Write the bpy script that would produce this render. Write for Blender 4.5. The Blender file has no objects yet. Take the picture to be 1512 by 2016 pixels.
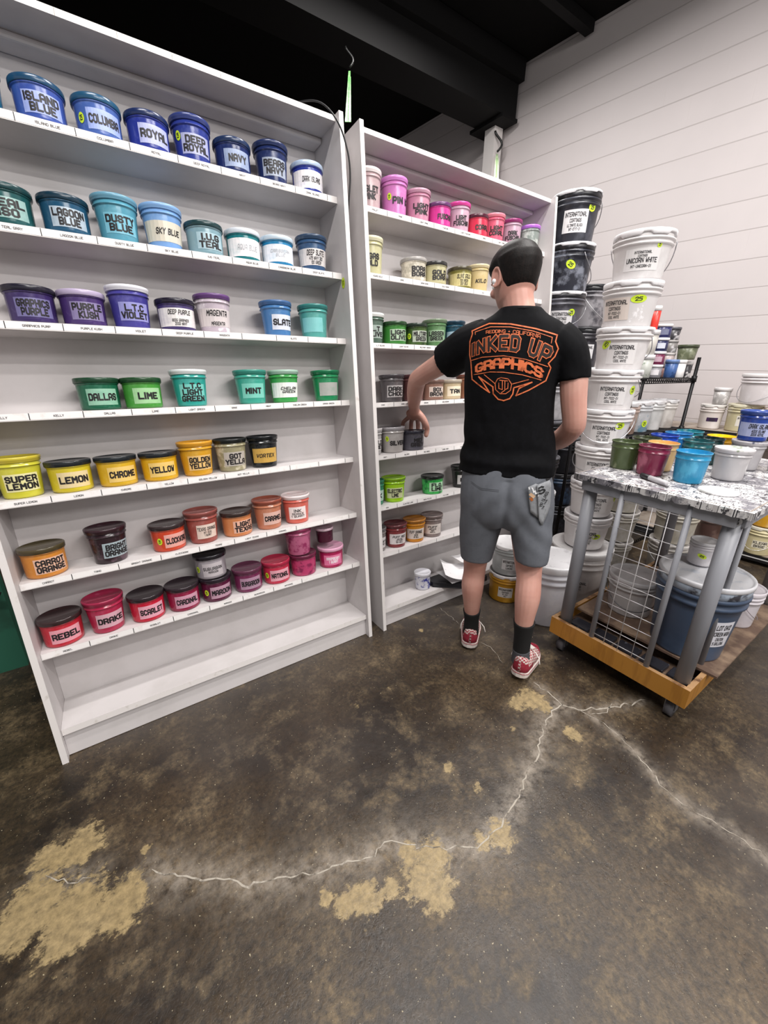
import bpy, math, random
from mathutils import Vector, Matrix, noise
from mathutils.bvhtree import BVHTree
random.seed(7)
S = bpy.context.scene
COL = S.collection
PI = math.pi
def lin(h):
    h = h.lstrip('#'); c = [int(h[i:i+2], 16)/255 for i in (0, 2, 4)]
    return [x/12.92 if x <= .04045 else ((x+.055)/1.055)**2.4 for x in c] + [1]

# ---------------- camera, world, lights, exposure ----------------
cam = bpy.data.objects.new('camera', bpy.data.cameras.new('camera')); COL.objects.link(cam)
cam.data.sensor_fit = 'VERTICAL'; cam.data.sensor_height = 36; cam.data.lens = 14.243
cam.data.clip_start = .05
pit, rol, yaw = math.radians(19.934), math.radians(-.7723), math.radians(55.056)
fh = Vector((math.cos(yaw), math.sin(yaw), 0)); rt = Vector((math.sin(yaw), -math.cos(yaw), 0)); up = Vector((0, 0, 1))
fw = fh*math.cos(pit)-up*math.sin(pit); dn = -(fh*math.sin(pit)+up*math.cos(pit))
r2 = rt*math.cos(rol)+dn*math.sin(rol); d2 = dn*math.cos(rol)-rt*math.sin(rol)
cm = Matrix((r2, -d2, -fw)).transposed().to_4x4(); cm.translation = (0, 0, 1.4)
cam.matrix_world = cm
S.camera = cam
S.view_settings.view_transform = 'Standard'; S.view_settings.look = 'None'
S.view_settings.exposure = 0.14; S.view_settings.gamma = 1
W = bpy.data.worlds.new('world'); S.world = W; W.use_nodes = True
W.node_tree.nodes['Background'].inputs[0].default_value = (1, .975, .96, 1)
W.node_tree.nodes['Background'].inputs[1].default_value = .5
def area(loc, sx, sy, power, aim=None, color=(1, .97, .94)):
    l = bpy.data.lights.new('tube_or_fill_light', 'AREA'); l.shape = 'RECTANGLE'; l.size = sx; l.size_y = sy
    l.energy = power; l.color = color
    o = bpy.data.objects.new('tube_or_fill_light', l); COL.objects.link(o); o.location = loc
    if aim: o.rotation_euler = (Vector(aim)-Vector(loc)).to_track_quat('-Z', 'Y').to_euler()
    return o
area((2.1, .95, 4.05), 1.5, .18, 95)
area((-.4, .1, 4.05), 1.5, .18, 82)
area((2.2, -1.3, 4.05), 1.5, .18, 85)  # added to brighten the block wall and cart, no tube known here
area((.6, -2.4, 4.05), 1.5, .18, 90)
area((2.3, 2.95, 4.0), 1.5, .18, 60)
area((1.6, -3.2, 3.6), 2.4, .6, 60, aim=(1.6, 1.6, 1.0))  # added fill aimed from behind the camera, not a fixture of the room

# ---------------- materials ----------------
MATS = {}
def nodes(name):
    m = bpy.data.materials.new(name); m.use_nodes = True; nt = m.node_tree
    return m, nt, nt.nodes['Principled BSDF']
def N(nt, t, **kw):
    n = nt.nodes.new(t)
    for k, v in kw.items():
        if k in n.inputs: n.inputs[k].default_value = v
        else: setattr(n, k, v)
    return n
def ramp(nt, fac, stops):
    n = nt.nodes.new('ShaderNodeValToRGB'); e = n.color_ramp.elements
    while len(e) < len(stops): e.new(.5)
    for i, (p, c) in enumerate(stops):
        e[i].position = p; e[i].color = lin(c) if isinstance(c, str) else (c, c, c, 1)
    nt.links.new(fac, n.inputs[0]); return n.outputs[0]
def mixc(nt, fac, a, b, mode='MIX'):
    n = nt.nodes.new('ShaderNodeMix'); n.data_type = 'RGBA'; n.blend_type = mode
    for s, v in ((0, fac), (6, a), (7, b)):
        if hasattr(v, 'is_output'): nt.links.new(v, n.inputs[s])
        elif isinstance(v, str): n.inputs[s].default_value = lin(v)
        else: n.inputs[s].default_value = v
    return n.outputs[2]
def tex(nt, scale, detail=4, rough=.55, kind='Object', stretch=None):
    tc = N(nt, 'ShaderNodeTexCoord'); out = tc.outputs[kind]
    if stretch:
        mp = N(nt, 'ShaderNodeMapping'); mp.inputs['Scale'].default_value = stretch
        nt.links.new(out, mp.inputs[0]); out = mp.outputs[0]
    n = N(nt, 'ShaderNodeTexNoise', Scale=scale, Detail=detail, Roughness=rough)
    nt.links.new(out, n.inputs['Vector']); return n.outputs[0]
def bump(nt, b, h, strength, dist=.01):
    n = N(nt, 'ShaderNodeBump', Strength=strength, Distance=dist); nt.links.new(h, n.inputs['Height'])
    nt.links.new(n.outputs[0], b.inputs['Normal'])
def M(c, rough=.45, metal=0, c2=None, scale=9, lo=.5, hi=.62, stretch=None, bumps=0, spec=.5):
    key = (c, rough, metal, c2, scale, lo, hi, stretch, bumps)
    if key in MATS: return MATS[key]
    m, nt, b = nodes('paint_'+c); b.inputs['Roughness'].default_value = rough; b.inputs['Metallic'].default_value = metal
    b.inputs['Specular IOR Level'].default_value = spec
    if c2:
        f = ramp(nt, tex(nt, scale, 5, .6, stretch=stretch), [(lo, 0.), (hi, 1.)])
        nt.links.new(mixc(nt, f, c, c2), b.inputs['Base Color'])
    else: b.inputs['Base Color'].default_value = lin(c)
    if bumps: bump(nt, b, tex(nt, scale*3, 4), bumps, .004)
    MATS[key] = m; return m

# ---------------- mesh helpers ----------------
class MB:
    def __init__(s): s.v = []; s.f = []; s.mi = []; s.sm = []
    def add(s, vs, fs, mi=0, smooth=False):
        o = len(s.v); s.v += [tuple(v) for v in vs]
        for f in fs: s.f.append([i+o for i in f]); s.mi.append(mi); s.sm.append(smooth)
    def box(s, a, b, mi=0):
        (x0, y0, z0), (x1, y1, z1) = a, b
        s.add([(x0,y0,z0),(x1,y0,z0),(x1,y1,z0),(x0,y1,z0),(x0,y0,z1),(x1,y0,z1),(x1,y1,z1),(x0,y1,z1)],
              [(0,3,2,1),(4,5,6,7),(0,1,5,4),(1,2,6,5),(2,3,7,6),(3,0,4,7)], mi)
    def lathe(s, prof, n=36, mi=0, c=(0,0,0), wave=None):
        vs = []; fs = []; k = len(prof)
        for i in range(n):
            a = 2*PI*i/n; ca, sa = math.cos(a), math.sin(a)
            for j, (r, z) in enumerate(prof):
                dz = wave(j, a) if wave else 0
                vs.append((c[0]+r*ca, c[1]+r*sa, c[2]+z+dz))
        for i in range(n):
            for j in range(k-1):
                a, b = i*k+j, ((i+1) % n)*k+j
                fs.append((a, b, b+1, a+1))
        s.add(vs, fs, mi, True)
    def tube(s, pts, r, n=8, mi=0, closed=False, caps=True):
        pts = [Vector(p) for p in pts]; k = len(pts)
        rs = r if isinstance(r, (list, tuple)) else [r]*k
        t0 = (pts[1]-pts[0]).normalized(); u = t0.orthogonal().normalized(); vs = []
        for i, p in enumerate(pts):
            if closed: t = (pts[(i+1) % k]-pts[i-1]).normalized()
            else: t = (pts[min(i+1, k-1)]-pts[max(i-1, 0)]).normalized()
            u = (u-t*u.dot(t)).normalized(); w = t.cross(u)
            for j in range(n):
                a = 2*PI*j/n; vs.append(p+(u*math.cos(a)+w*math.sin(a))*rs[i])
        fs = []
        for i in range(k if closed else k-1):
            i2 = (i+1) % k
            for j in range(n): fs.append((i*n+j, i*n+(j+1) % n, i2*n+(j+1) % n, i2*n+j))
        if caps and not closed: fs += [tuple(range(n))[::-1], tuple((k-1)*n+j for j in range(n))]
        s.add(vs, fs, mi, True)
    def cyl(s, a, b, r, n=20, mi=0): s.tube([a, b], r, n, mi)
    def rings(s, rs, mi=0, smooth=True, cap=True):
        n = len(rs[0]); vs = [p for r in rs for p in r]; fs = []
        for i in range(len(rs)-1):
            for j in range(n): fs.append((i*n+j, i*n+(j+1) % n, (i+1)*n+(j+1) % n, (i+1)*n+j))
        if cap: fs += [tuple(range(n))[::-1], tuple((len(rs)-1)*n+j for j in range(n))]
        s.add(vs, fs, mi, smooth)
    def build(s, name, mats, parent=None, xf=None, bevel=0):
        me = bpy.data.meshes.new(name); me.from_pydata(s.v, [], s.f)
        for m in (mats if isinstance(mats, (list, tuple)) else [mats]): me.materials.append(m)
        me.polygons.foreach_set('material_index', s.mi); me.polygons.foreach_set('use_smooth', s.sm); me.update()
        o = bpy.data.objects.new(name, me); COL.objects.link(o)
        if parent: o.parent = parent
        if xf is not None: o.matrix_local = xf
        if bevel:
            bv = o.modifiers.new('bevel', 'BEVEL'); bv.width = bevel; bv.segments = 2; bv.limit_method = 'ANGLE'
        return o
def tag(o, label, cat, group=None):
    o['label'] = label; o['category'] = cat
    if group: o['group'] = group
    return o
def thing(name, label, cat, loc=(0, 0, 0), rot=(0, 0, 0), group=None):
    o = bpy.data.objects.new(name, None); COL.objects.link(o); o.location = loc; o.rotation_euler = rot
    o.empty_display_size = .05
    return tag(o, label, cat, group)
def struct(o): o['kind'] = 'structure'; return o
def copy_thing(o, loc, rot=None):
    c = o.copy(); COL.objects.link(c); c.location = loc
    if rot: c.rotation_euler = rot
    for ch in o.children:
        d = ch.copy(); COL.objects.link(d); d.parent = c
        for g in ch.children:
            e = g.copy(); COL.objects.link(e); e.parent = d
    return c

# ---------------- stroke lettering ----------------
P6 = '00 06 36 45 43.6 32.6 02.6'
FONT = {
'A': '00 05 16 36 45 40;02.4 42.4', 'B': '00 06 36 45 44 33 03;33 42 41 30 00', 'C': '45 36 16 05 01 10 30 41',
'D': '00 06 36 45 41 30 00', 'E': '46 06 00 40;03 33', 'F': '46 06 00;03 33', 'G': '45 36 16 05 01 10 30 41 42.6 2.42.6',
'H': '00 06;40 46;03 43', 'I': '10 16', 'J': '46 41 30 10 01 02', 'K': '00 06;46 0.53 40', 'L': '06 00 40',
'M': '00 06 22.6 46 40', 'N': '00 06 40 46', 'O': '10 01 05 16 36 45 41 30 10', 'P': '00 06 36 45 43.4 32.4 02.4',
'Q': '10 01 05 16 36 45 41 30 10;22 40', 'R': '00 06 36 45 43.6 32.6 02.6;22.6 41 40', 'S': '45 36 16 05 04 13 33 42 41 30 10 01',
'T': '06 46;26 20', 'U': '06 01 10 30 41 46', 'V': '06 20 46', 'W': '06 10 23.4 30 46', 'X': '00 46;06 40', 'Y': '06 23 46;23 20',
'Z': '06 46 00 40', '0': '10 01 05 16 36 45 41 30 10', '1': '14.8 26 20', '2': '04.6 05 16 36 45 44 00 40', '3': '06 46 23.4 32.8 42 41 30 10 01',
'4': '30 36 02 42', '5': '46 06 03.4 33.4 42.6 41 30 00', '6': '46 16 05 01 10 30 41 42 33 03', '7': '06 46 10', '8': '13 04 05 16 36 45 44 33 13 02 01 10 30 41 42 33',
'9': '00 30 41 45 36 16 05 04 13 43', '-': '13 33', '.': '10 10.3', '+': '13 33;22 24', '%': '00 46', '&': '40 04 05 16 25 24 01 10 20 42'}
def _glyph(ch):
    out = []
    for part in FONT.get(ch, '').split(';'):
        pl = []
        for t in part.split():
            # one point: x then y, either may carry a decimal
            i = 3 if (len(t) > 2 and t[1] == '.') else 1
            pl.append((float(t[:i]), float(t[i:])))
        if pl: out.append(pl)
    return out
def glyph_w(ch): return 1.7 if ch == ' ' else (.2 if ch in 'I.' else 2.0 if ch == '1' else 4.0)
def text_polys(s, w=1.15, gap=1.7, maxseg=1.6):
    """quads of a line of letters, cap height 6, baseline 0, returned with its width"""
    x = 0; Q = []
    for ch in s:
        ox = -1 if ch in 'I.' else 0
        for pl in _glyph(ch):
            for i in range(len(pl)-1):
                a = Vector(pl[i]); b = Vector(pl[i+1]); d = b-a
                if d.length < 1e-6: continue
                d.normalize(); nrm = Vector((-d.y, d.x))*w/2
                ea = w*(.5 if i == 0 else .3); eb = w*(.5 if i == len(pl)-2 else .3)
                if i == 0 and pl[0] == pl[-1]: ea = w*.3
                a2 = a-d*ea; b2 = b+d*eb; n = max(1, int((b2-a2).length/maxseg+.5))
                for k in range(n):
                    p = a2.lerp(b2, k/n); q = a2.lerp(b2, (k+1)/n)
                    Q.append([(c.x+x+ox, c.y) for c in (p-nrm, q-nrm, q+nrm, p+nrm)])
        x += glyph_w(ch)+gap
    return Q, x-gap
def line_polys(pl, w, seg=.012):
    Q = []
    for i in range(len(pl)-1):
        a = Vector(pl[i]); b = Vector(pl[i+1]); d = b-a
        if d.length < 1e-7: continue
        n = max(1, int(d.length/seg+.5)); d.normalize(); nrm = Vector((-d.y, d.x))*w/2; a2 = a-d*w*.35; b2 = b+d*w*.35
        for k in range(n):
            p = a2.lerp(b2, k/n); q = a2.lerp(b2, (k+1)/n)
            Q.append([tuple(c) for c in (p-nrm, q-nrm, q+nrm, p+nrm)])
    return Q
def text_block(lines, width, height, w=1.15, gap=1.7, shear=0, lead=1.45, sizes=None, fill=True):
    """centred lines fitted into width x height about (0,0)"""
    rows = []
    for L in lines:
        Q, tw = text_polys(L, w, gap) if L else ([], .1)
        rows.append((Q, tw))
    sizes = sizes or [1]*len(lines)
    tot = sum(6*s for s in sizes)+6*(lead-1)*sum(sizes[1:])
    sy = height/tot; out = []; y = height/2
    mw = max(max(tw*s for (Q, tw), s in zip(rows, sizes)), .1)
    sx = min(width/mw, sy*1.25)
    for (Q, tw), s in zip(rows, sizes):
        y -= 6*s*sy
        for q in Q: out.append([((px-tw/2+shear*(py-3))*sx*s, y+py*sy*s) for px, py in q])
        y -= 6*(lead-1)*s*sy
    return out
# ---------------- room ----------------
WY = math.radians(4.684); WD = 4.46
def wallpt(s, z, off=0):       # a point on the block wall: s along it, off in front of it
    n = Vector((math.cos(WY), math.sin(WY), 0)); t = Vector((-math.sin(WY), math.cos(WY), 0))
    p = n*(WD-off)+t*s; return Vector((p.x, p.y, z))
def concrete(nt, dark, mid, light):
    a = tex(nt, 1.6, 8, .62, 'Object'); b = tex(nt, 7, 8, .7, 'Object'); c = tex(nt, 60, 6, .75, 'Object')
    d = tex(nt, .55, 4, .5, 'Object')
    c1 = mixc(nt, ramp(nt, a, [(.40, 0.), (.62, 1.)]), dark, mid)
    c2 = mixc(nt, ramp(nt, b, [(.50, 0.), (.74, 1.)]), c1, light)
    c3 = mixc(nt, ramp(nt, c, [(.30, 0.), (.62, 1.)]), '1c1815', c2)
    c4 = mixc(nt, ramp(nt, d, [(.45, 0.), (.62, .55)]), c3, '5a5450')
    sp = ramp(nt, tex(nt, 130, 2, .5), [(.70, 0.), (.74, .8)])
    return mixc(nt, sp, c4, 'b0a488'), a, b, c
m_floor, nt, b = nodes('stained_concrete')
base, na, nb, nc = concrete(nt, '241b15', '574835', '806d50')
at = N(nt, 'ShaderNodeAttribute', attribute_name='wear')
n1 = tex(nt, 15, 10, .8, stretch=(1.0, 1.6, 1)); n2 = tex(nt, 46, 6, .7)
mm = N(nt, 'ShaderNodeMath', operation='MULTIPLY_ADD'); nt.links.new(n1, mm.inputs[0]); mm.inputs[1].default_value = 1.5; nt.links.new(at.outputs['Fac'], mm.inputs[2])
m2 = N(nt, 'ShaderNodeMath', operation='MULTIPLY_ADD'); nt.links.new(n2, m2.inputs[0]); m2.inputs[1].default_value = .5; nt.links.new(mm.outputs[0], m2.inputs[2])
wmask = ramp(nt, m2.outputs[0], [(.0, 0.), (.999, 0.)])
mr = N(nt, 'ShaderNodeMapRange'); mr.inputs[1].default_value = 1.47; mr.inputs[2].default_value = 1.60; nt.links.new(m2.outputs[0], mr.inputs[0])
tan = mixc(nt, ramp(nt, n2, [(.35, 0.), (.65, 1.)]), '75664b', '9f8b65')
ad_ = N(nt, 'ShaderNodeAttribute', attribute_name='dust')
md = N(nt, 'ShaderNodeMath', operation='MULTIPLY'); nt.links.new(ad_.outputs['Fac'], md.inputs[0]); nt.links.new(ramp(nt, tex(nt, 22, 8, .75), [(.36, 0.), (.6, 1.)]), md.inputs[1])
dusty = mixc(nt, md.outputs[0], base, '8e8478')
nt.links.new(mixc(nt, mr.outputs[0], dusty, tan), b.inputs['Base Color'])
rr = N(nt, 'ShaderNodeMapRange'); rr.inputs[1].default_value = .35; rr.inputs[2].default_value = .7; rr.inputs[3].default_value = .24; rr.inputs[4].default_value = .56; b.inputs['Specular IOR Level'].default_value = .5
nt.links.new(nb, rr.inputs[0]); nt.links.new(rr.outputs[0], b.inputs['Roughness'])
bump(nt, b, nc, .35, .004)
m_crack = M('a49c90', .8, c2='5c544a', scale=30, lo=.48, hi=.64)
CRACKS = [[(-0.113,0.997),(-0.054,0.939),(0.054,0.864),(0.110,0.808),(0.148,0.789),(0.252,0.741),(0.366,0.702),(0.420,0.673),(0.512,0.670),(0.547,0.637),(0.640,0.553),(0.725,0.507),(0.825,0.501),(0.884,0.519),(0.961,0.538),(1.038,0.564),(1.112,0.586),(1.150,0.587),(1.185,0.616),(1.260,0.650),(1.316,0.673),(1.403,0.695),(1.458,0.682)],
[(1.458,0.839),(1.466,0.776),(1.458,0.682),(1.501,0.612),(1.616,0.562),(1.711,0.521),(1.794,0.490)],
[(1.488,0.628),(1.506,0.570),(1.502,0.472),(1.471,0.369),(1.409,0.256),(1.408,0.163),(1.435,0.087),(1.434,-0.018)],
[(1.498,0.588),(1.578,0.553),(1.645,0.566)],[(1.470,1.240),(1.486,1.128),(1.449,1.012)],[(1.520,1.565),(1.495,1.363)],
[(-0.379,1.156),(-0.342,1.119),(-0.259,1.077)]]
CW = [.008, .010, .005, .006, .004, .004, .005]
PATCHES = [(0.541,0.521,0.081),(0.585,0.561,0.069),(0.543,0.470,0.043),(0.530,0.615,0.039),(0.367,0.589,0.057),(0.315,0.612,0.042),(0.443,0.573,0.036),(0.274,0.653,0.028),(-0.395,1.083,0.096),(-0.294,1.001,0.109),(-0.191,0.957,0.083),(-0.326,0.985,0.053),(-0.424,1.052,0.079),(-0.283,1.194,0.077),(-0.358,1.204,0.060),(0.813,0.491,0.057),(0.749,0.508,0.035),(1.369,0.787,0.074),(1.297,0.800,0.050),(1.378,0.728,0.045),(1.348,0.570,0.041),(1.164,0.730,0.019),(0.864,0.637,0.022),(0.836,0.749,0.030),(1.281,1.448,0.023),(0.883,1.187,0.019),(-0.125,1.069,0.022),(0.694,1.190,0.022)]
def build_floor():
    def axis(lo, a, c, hi, st):
        v = [lo, (lo+a)/2]; x = a
        while x < c: v.append(x); x += st
        return v+[c, (c+hi)/2, hi]
    xs = axis(-8, -.9, 2.0, 5.2, .025); ys = axis(-7, -.3, 1.6, 9.2, .025)
    mb = MB(); nx, ny = len(xs), len(ys); wear = []; dust = []
    vs = [(x, y, 0) for y in ys for x in xs]
    for x, y, z in vs:
        w = 0
        for px, py, r in PATCHES:
            d2 = ((x-px)**2+(y-py)**2)/(r*1.08)**2
            if d2 < 4: w = max(w, .85*math.exp(-d2*.9))
        wear.append(w)
        dd = 0
        if -.5 < x < 1.9 and -.1 < y < 1.3:
            for pl, k in ((CRACKS[0], .042), (CRACKS[1], .018), (CRACKS[2], .022), (CRACKS[6], .03)):
                for i in range(len(pl)-1):
                    a, c = pl[i], pl[i+1]; ux, uy = c[0]-a[0], c[1]-a[1]; t = max(0, min(1, ((x-a[0])*ux+(y-a[1])*uy)/(ux*ux+uy*uy)))
                    dd = max(dd, math.exp(-math.hypot(x-a[0]-t*ux, y-a[1]-t*uy)/k))
        dust.append(dd)
    mb.add(vs, [(j*nx+i, j*nx+i+1, (j+1)*nx+i+1, (j+1)*nx+i) for j in range(ny-1) for i in range(nx-1)])
    rnd = random.Random(3)
    for pl, w in zip(CRACKS, CW):
        P = []
        for i in range(len(pl)-1):      # ragged subdivision of the crack
            a, c = Vector(pl[i]), Vector(pl[i+1]); n = max(2, int((c-a).length/.018))
            for k in range(n):
                q = a.lerp(c, k/n); P.append((q.x+rnd.gauss(0, .0045), q.y+rnd.gauss(0, .0045)))
        P.append(pl[-1])
        vs = []; wv = .5
        for i, p in enumerate(P):
            d = (Vector(P[min(i+1, len(P)-1)])-Vector(P[max(i-1, 0)])); d = d.normalized() if d.length > 1e-6 else Vector((1, 0)); nn = Vector((-d.y, d.x))
            wv = .6*wv+.4*rnd.uniform(.15, .8); w0 = w*wv*.55*(.3 if i in (0, len(P)-1) else 1)
            vs += [(p[0]-nn.x*w0, p[1]-nn.y*w0, .0006), (p[0]+nn.x*w0*rnd.uniform(.5, 1.3), p[1]+nn.y*w0, .0006)]
        mb.add(vs, [(2*i, 2*i+2, 2*i+3, 2*i+1) for i in range(len(P)-1)], 1)
    o = mb.build('floor', [m_floor, m_crack])
    at = o.data.attributes.new('wear', 'FLOAT', 'POINT')
    at.data.foreach_set('value', wear+[0]*(len(o.data.vertices)-len(wear)))
    at = o.data.attributes.new('dust', 'FLOAT', 'POINT')
    at.data.foreach_set('value', dust+[0]*(len(o.data.vertices)-len(dust)))
    return struct(o)
build_floor()
# block wall on the right
m_wall, nt, b = nodes('painted_block_wall'); b.inputs['Roughness'].default_value = .6
tc = N(nt, 'ShaderNodeTexCoord'); mp = N(nt, 'ShaderNodeMapping'); mp.inputs['Location'].default_value = (.17, .03, 0); nt.links.new(tc.outputs['Object'], mp.inputs[0])
bk = N(nt, 'ShaderNodeTexBrick'); nt.links.new(mp.outputs[0], bk.inputs['Vector'])
for k, v in (('Scale', 1), ('Mortar Size', .005), ('Mortar Smooth', .5), ('Brick Width', 90), ('Row Height', .2032), ('Bias', 0)): bk.inputs[k].default_value = v
b2 = N(nt, 'ShaderNodeTexBrick'); nt.links.new(mp.outputs[0], b2.inputs['Vector'])
for k, v in (('Scale', 1), ('Mortar Size', .004), ('Mortar Smooth', .6), ('Brick Width', .4064), ('Row Height', .2032)): b2.inputs[k].default_value = v
bk.inputs['Color1'].default_value = lin('cac2c2'); bk.inputs['Color2'].default_value = lin('c6bebe'); bk.inputs['Mortar'].default_value = lin('aca4a3')
nf = tex(nt, 2.5, 5)
nt.links.new(mixc(nt, ramp(nt, nf, [(.3, 0.), (.8, .5)]), bk.outputs[0], 'bdb6b6'), b.inputs['Base Color'])
ad = N(nt, 'ShaderNodeMath', operation='MULTIPLY_ADD'); nt.links.new(tex(nt, 40, 4), ad.inputs[0]); ad.inputs[1].default_value = -.12
fx = N(nt, 'ShaderNodeMath', operation='MULTIPLY_ADD'); nt.links.new(b2.outputs['Fac'], fx.inputs[0]); nt.links.new(ramp(nt, tex(nt, 2.2, 3), [(.45, 0.), (.7, .35)]), fx.inputs[1]); nt.links.new(bk.outputs['Fac'], fx.inputs[2])
nt.links.new(fx.outputs[0], ad.inputs[2])
bn = N(nt, 'ShaderNodeBump', Strength=.35, Distance=.005); bn.invert = True; nt.links.new(ad.outputs[0], bn.inputs['Height']); nt.links.new(bn.outputs[0], b.inputs['Normal'])
w = MB(); w.box((-7, 0, -.12), (9, 4.3, 0))
# local x along the wall, y up, z out of the wall into the room
wm = Matrix(((-math.sin(WY), 0, -math.cos(WY), 0), (math.cos(WY), 0, -math.sin(WY), 0), (0, 1, 0, 0), (0, 0, 0, 1)))
wm.translation = wallpt(0, 0)
o = w.build('wall_right', m_wall); o.matrix_world = wm; struct(o)
m_black = M('060505', .85, spec=.2); m_beam = M('080708', .7, spec=.25)
mb = MB(); mb.box((-8, -7, 4.26), (5.2, 9.2, 4.4)); struct(mb.build('ceiling', m_black))
mb = MB(); mb.box((-8, 9.0, 0), (5.2, 9.2, 4.3)); struct(mb.build('wall_back', M('1c1a1c', .8)))
mb = MB(); mb.box((-6, 3.62, 3.80), (4.12, 3.98, 4.25)); mb.box((-6, 3.55, 4.08), (4.12, 3.63, 4.25)); mb.box((3.9, 3.60, 3.77), (4.13, 4.05, 3.80))
struct(mb.build('trim_1', m_beam))                 # deep black roof beam
for k, y in enumerate((2.9, 1.9)):
    mb = MB(); mb.box((-6, y, 4.17), (4.2, y+.08, 4.25)); struct(mb.build('trim_%d' % (k+2), m_beam))
mb = MB(); mb.box((3.98, 3.76, 0), (4.10, 3.90, 3.77)); struct(mb.build('trim_4', M('d8d2d0', .5)))   # white post under the beam
mb = MB(); mb.box((-2.6, 2.30, 0), (-.50, 2.36, 1.5)); o = mb.build('green_panel', M('2a6550', .6, c2='22503f', scale=3))
tag(o, 'dark green panel standing on the floor beyond the left shelving unit', 'panel')
mb = MB(); mb.tube([(-.95, 2.24, 1.05), (-.78, 2.235, .66), (-.62, 2.24, .50), (-.50, 2.25, .42)], .012)
mb.tube([(-.95, 2.24, .27), (-.70, 2.235, .24), (-.58, 2.24, .33), (-.66, 2.235, .14), (-.9, 2.235, .07)], .006)
tag(mb.build('cable', M('0c0c0c', .5)), 'black cables hanging in front of the dark green panel', 'cable')

# ---------------- shelving units ----------------
LEAN = math.radians(5.476); TL = math.tan(LEAN)
m_white = M('cbc6c6', .42, c2='bfbab9', scale=5, lo=.45, hi=.75)
m_edge = M('ddd8d6', .5, c2='b9b2aa', scale=30, lo=.6, hi=.8)
m_paper = M('e9e5e4', .6, c2='d8d1cc', scale=50, lo=.55, hi=.75); m_ink = M('17151a', .5)
TICKS = {1: [['', '', 'ISLAND BLUE', 'COLUMBIA', 'ROYAL', 'DEEP ROYAL', 'NAVY', 'BEARS NAVY', 'DARK ISLAND'],
 ['', 'TEAL GRAY', 'LAGOON BLUE', 'DUSTY BLUE', 'SKY BLUE', 'IUG TEAL', 'AQUA BLUE', 'CARIBBEAN BLUE', 'DEEP SLATE'],
 ['', 'GRAPHICS PURP', 'PURPLE KUSH', 'VIOLET', 'DEEP PURPLE', 'MAGENTA', '', 'SLATE', ''],
 ['KELLY', 'KELLY', 'DALLAS', 'LIME', 'LIGHT GREEN', 'SAGE', 'MINT', 'CHELAN GREEN', 'GRASS GREEN'],
 ['SUPER LEMON', 'LEMON', 'CHROME', 'YELLOW', 'GOLDEN YELLOW', 'GOT YELLA', '', '', ''],
 ['CARROT', 'TANG', 'BRIGHT ORANGE', 'CLOCKWORK', 'TEXAS', 'LIGHT TEXAS', 'CARAMEL', '', ''],
 ['REBEL', 'DRAKE', 'SCARLET', 'CARDINAL', 'MAROON', 'BURGAROON', 'NATIONAL', '', '']],
 2: [['PIGLET', 'PINK', 'LIGHT PINK', 'FUSCHIA', 'LIGHT FUSCHIA', 'CORAL', 'LIGHT CORAL', '', ''],
 ['VEGAS GOLD', 'SAND', 'BORA BORA', 'GOLD BORA', '', 'OLD', '', '', ''],
 ['L.T OLIVE', 'LIGHT OLIVE', 'MILITARY GREEN', 'LASSEN', '', '', '', '', ''],
 ['CHOC', 'DARK CHOCO', 'BROWN', 'BOX BROWN', 'TAN', '', '', '', ''],
 ['GREY', 'SILVER', 'MID GREY', 'DARK GREY', 'COOL GREY', '', '', '', ''],
 ['KIWI', 'ELECTRIC LIME', 'NEON YELLOW', 'FLO LIME', '', '', '', '', ''],
 ['', '', '', '', '', '', '', '', '']]}
LEVEL = {1: [2.077, 1.79, 1.524, 1.253, .982, .698, .428, .128], 2: [2.077, 1.812, 1.512, 1.234, .971, .70, .433, .118]}
UX = {1: -.341, 2: 1.095}
def unit_xf(u, x, d, z):        # shelving-unit coordinates to the room
    c, s = math.cos(LEAN), math.sin(LEAN)
    return Vector((UX[u]+x, 1.555+d*c+z*s, -d*s+z*c))
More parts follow.
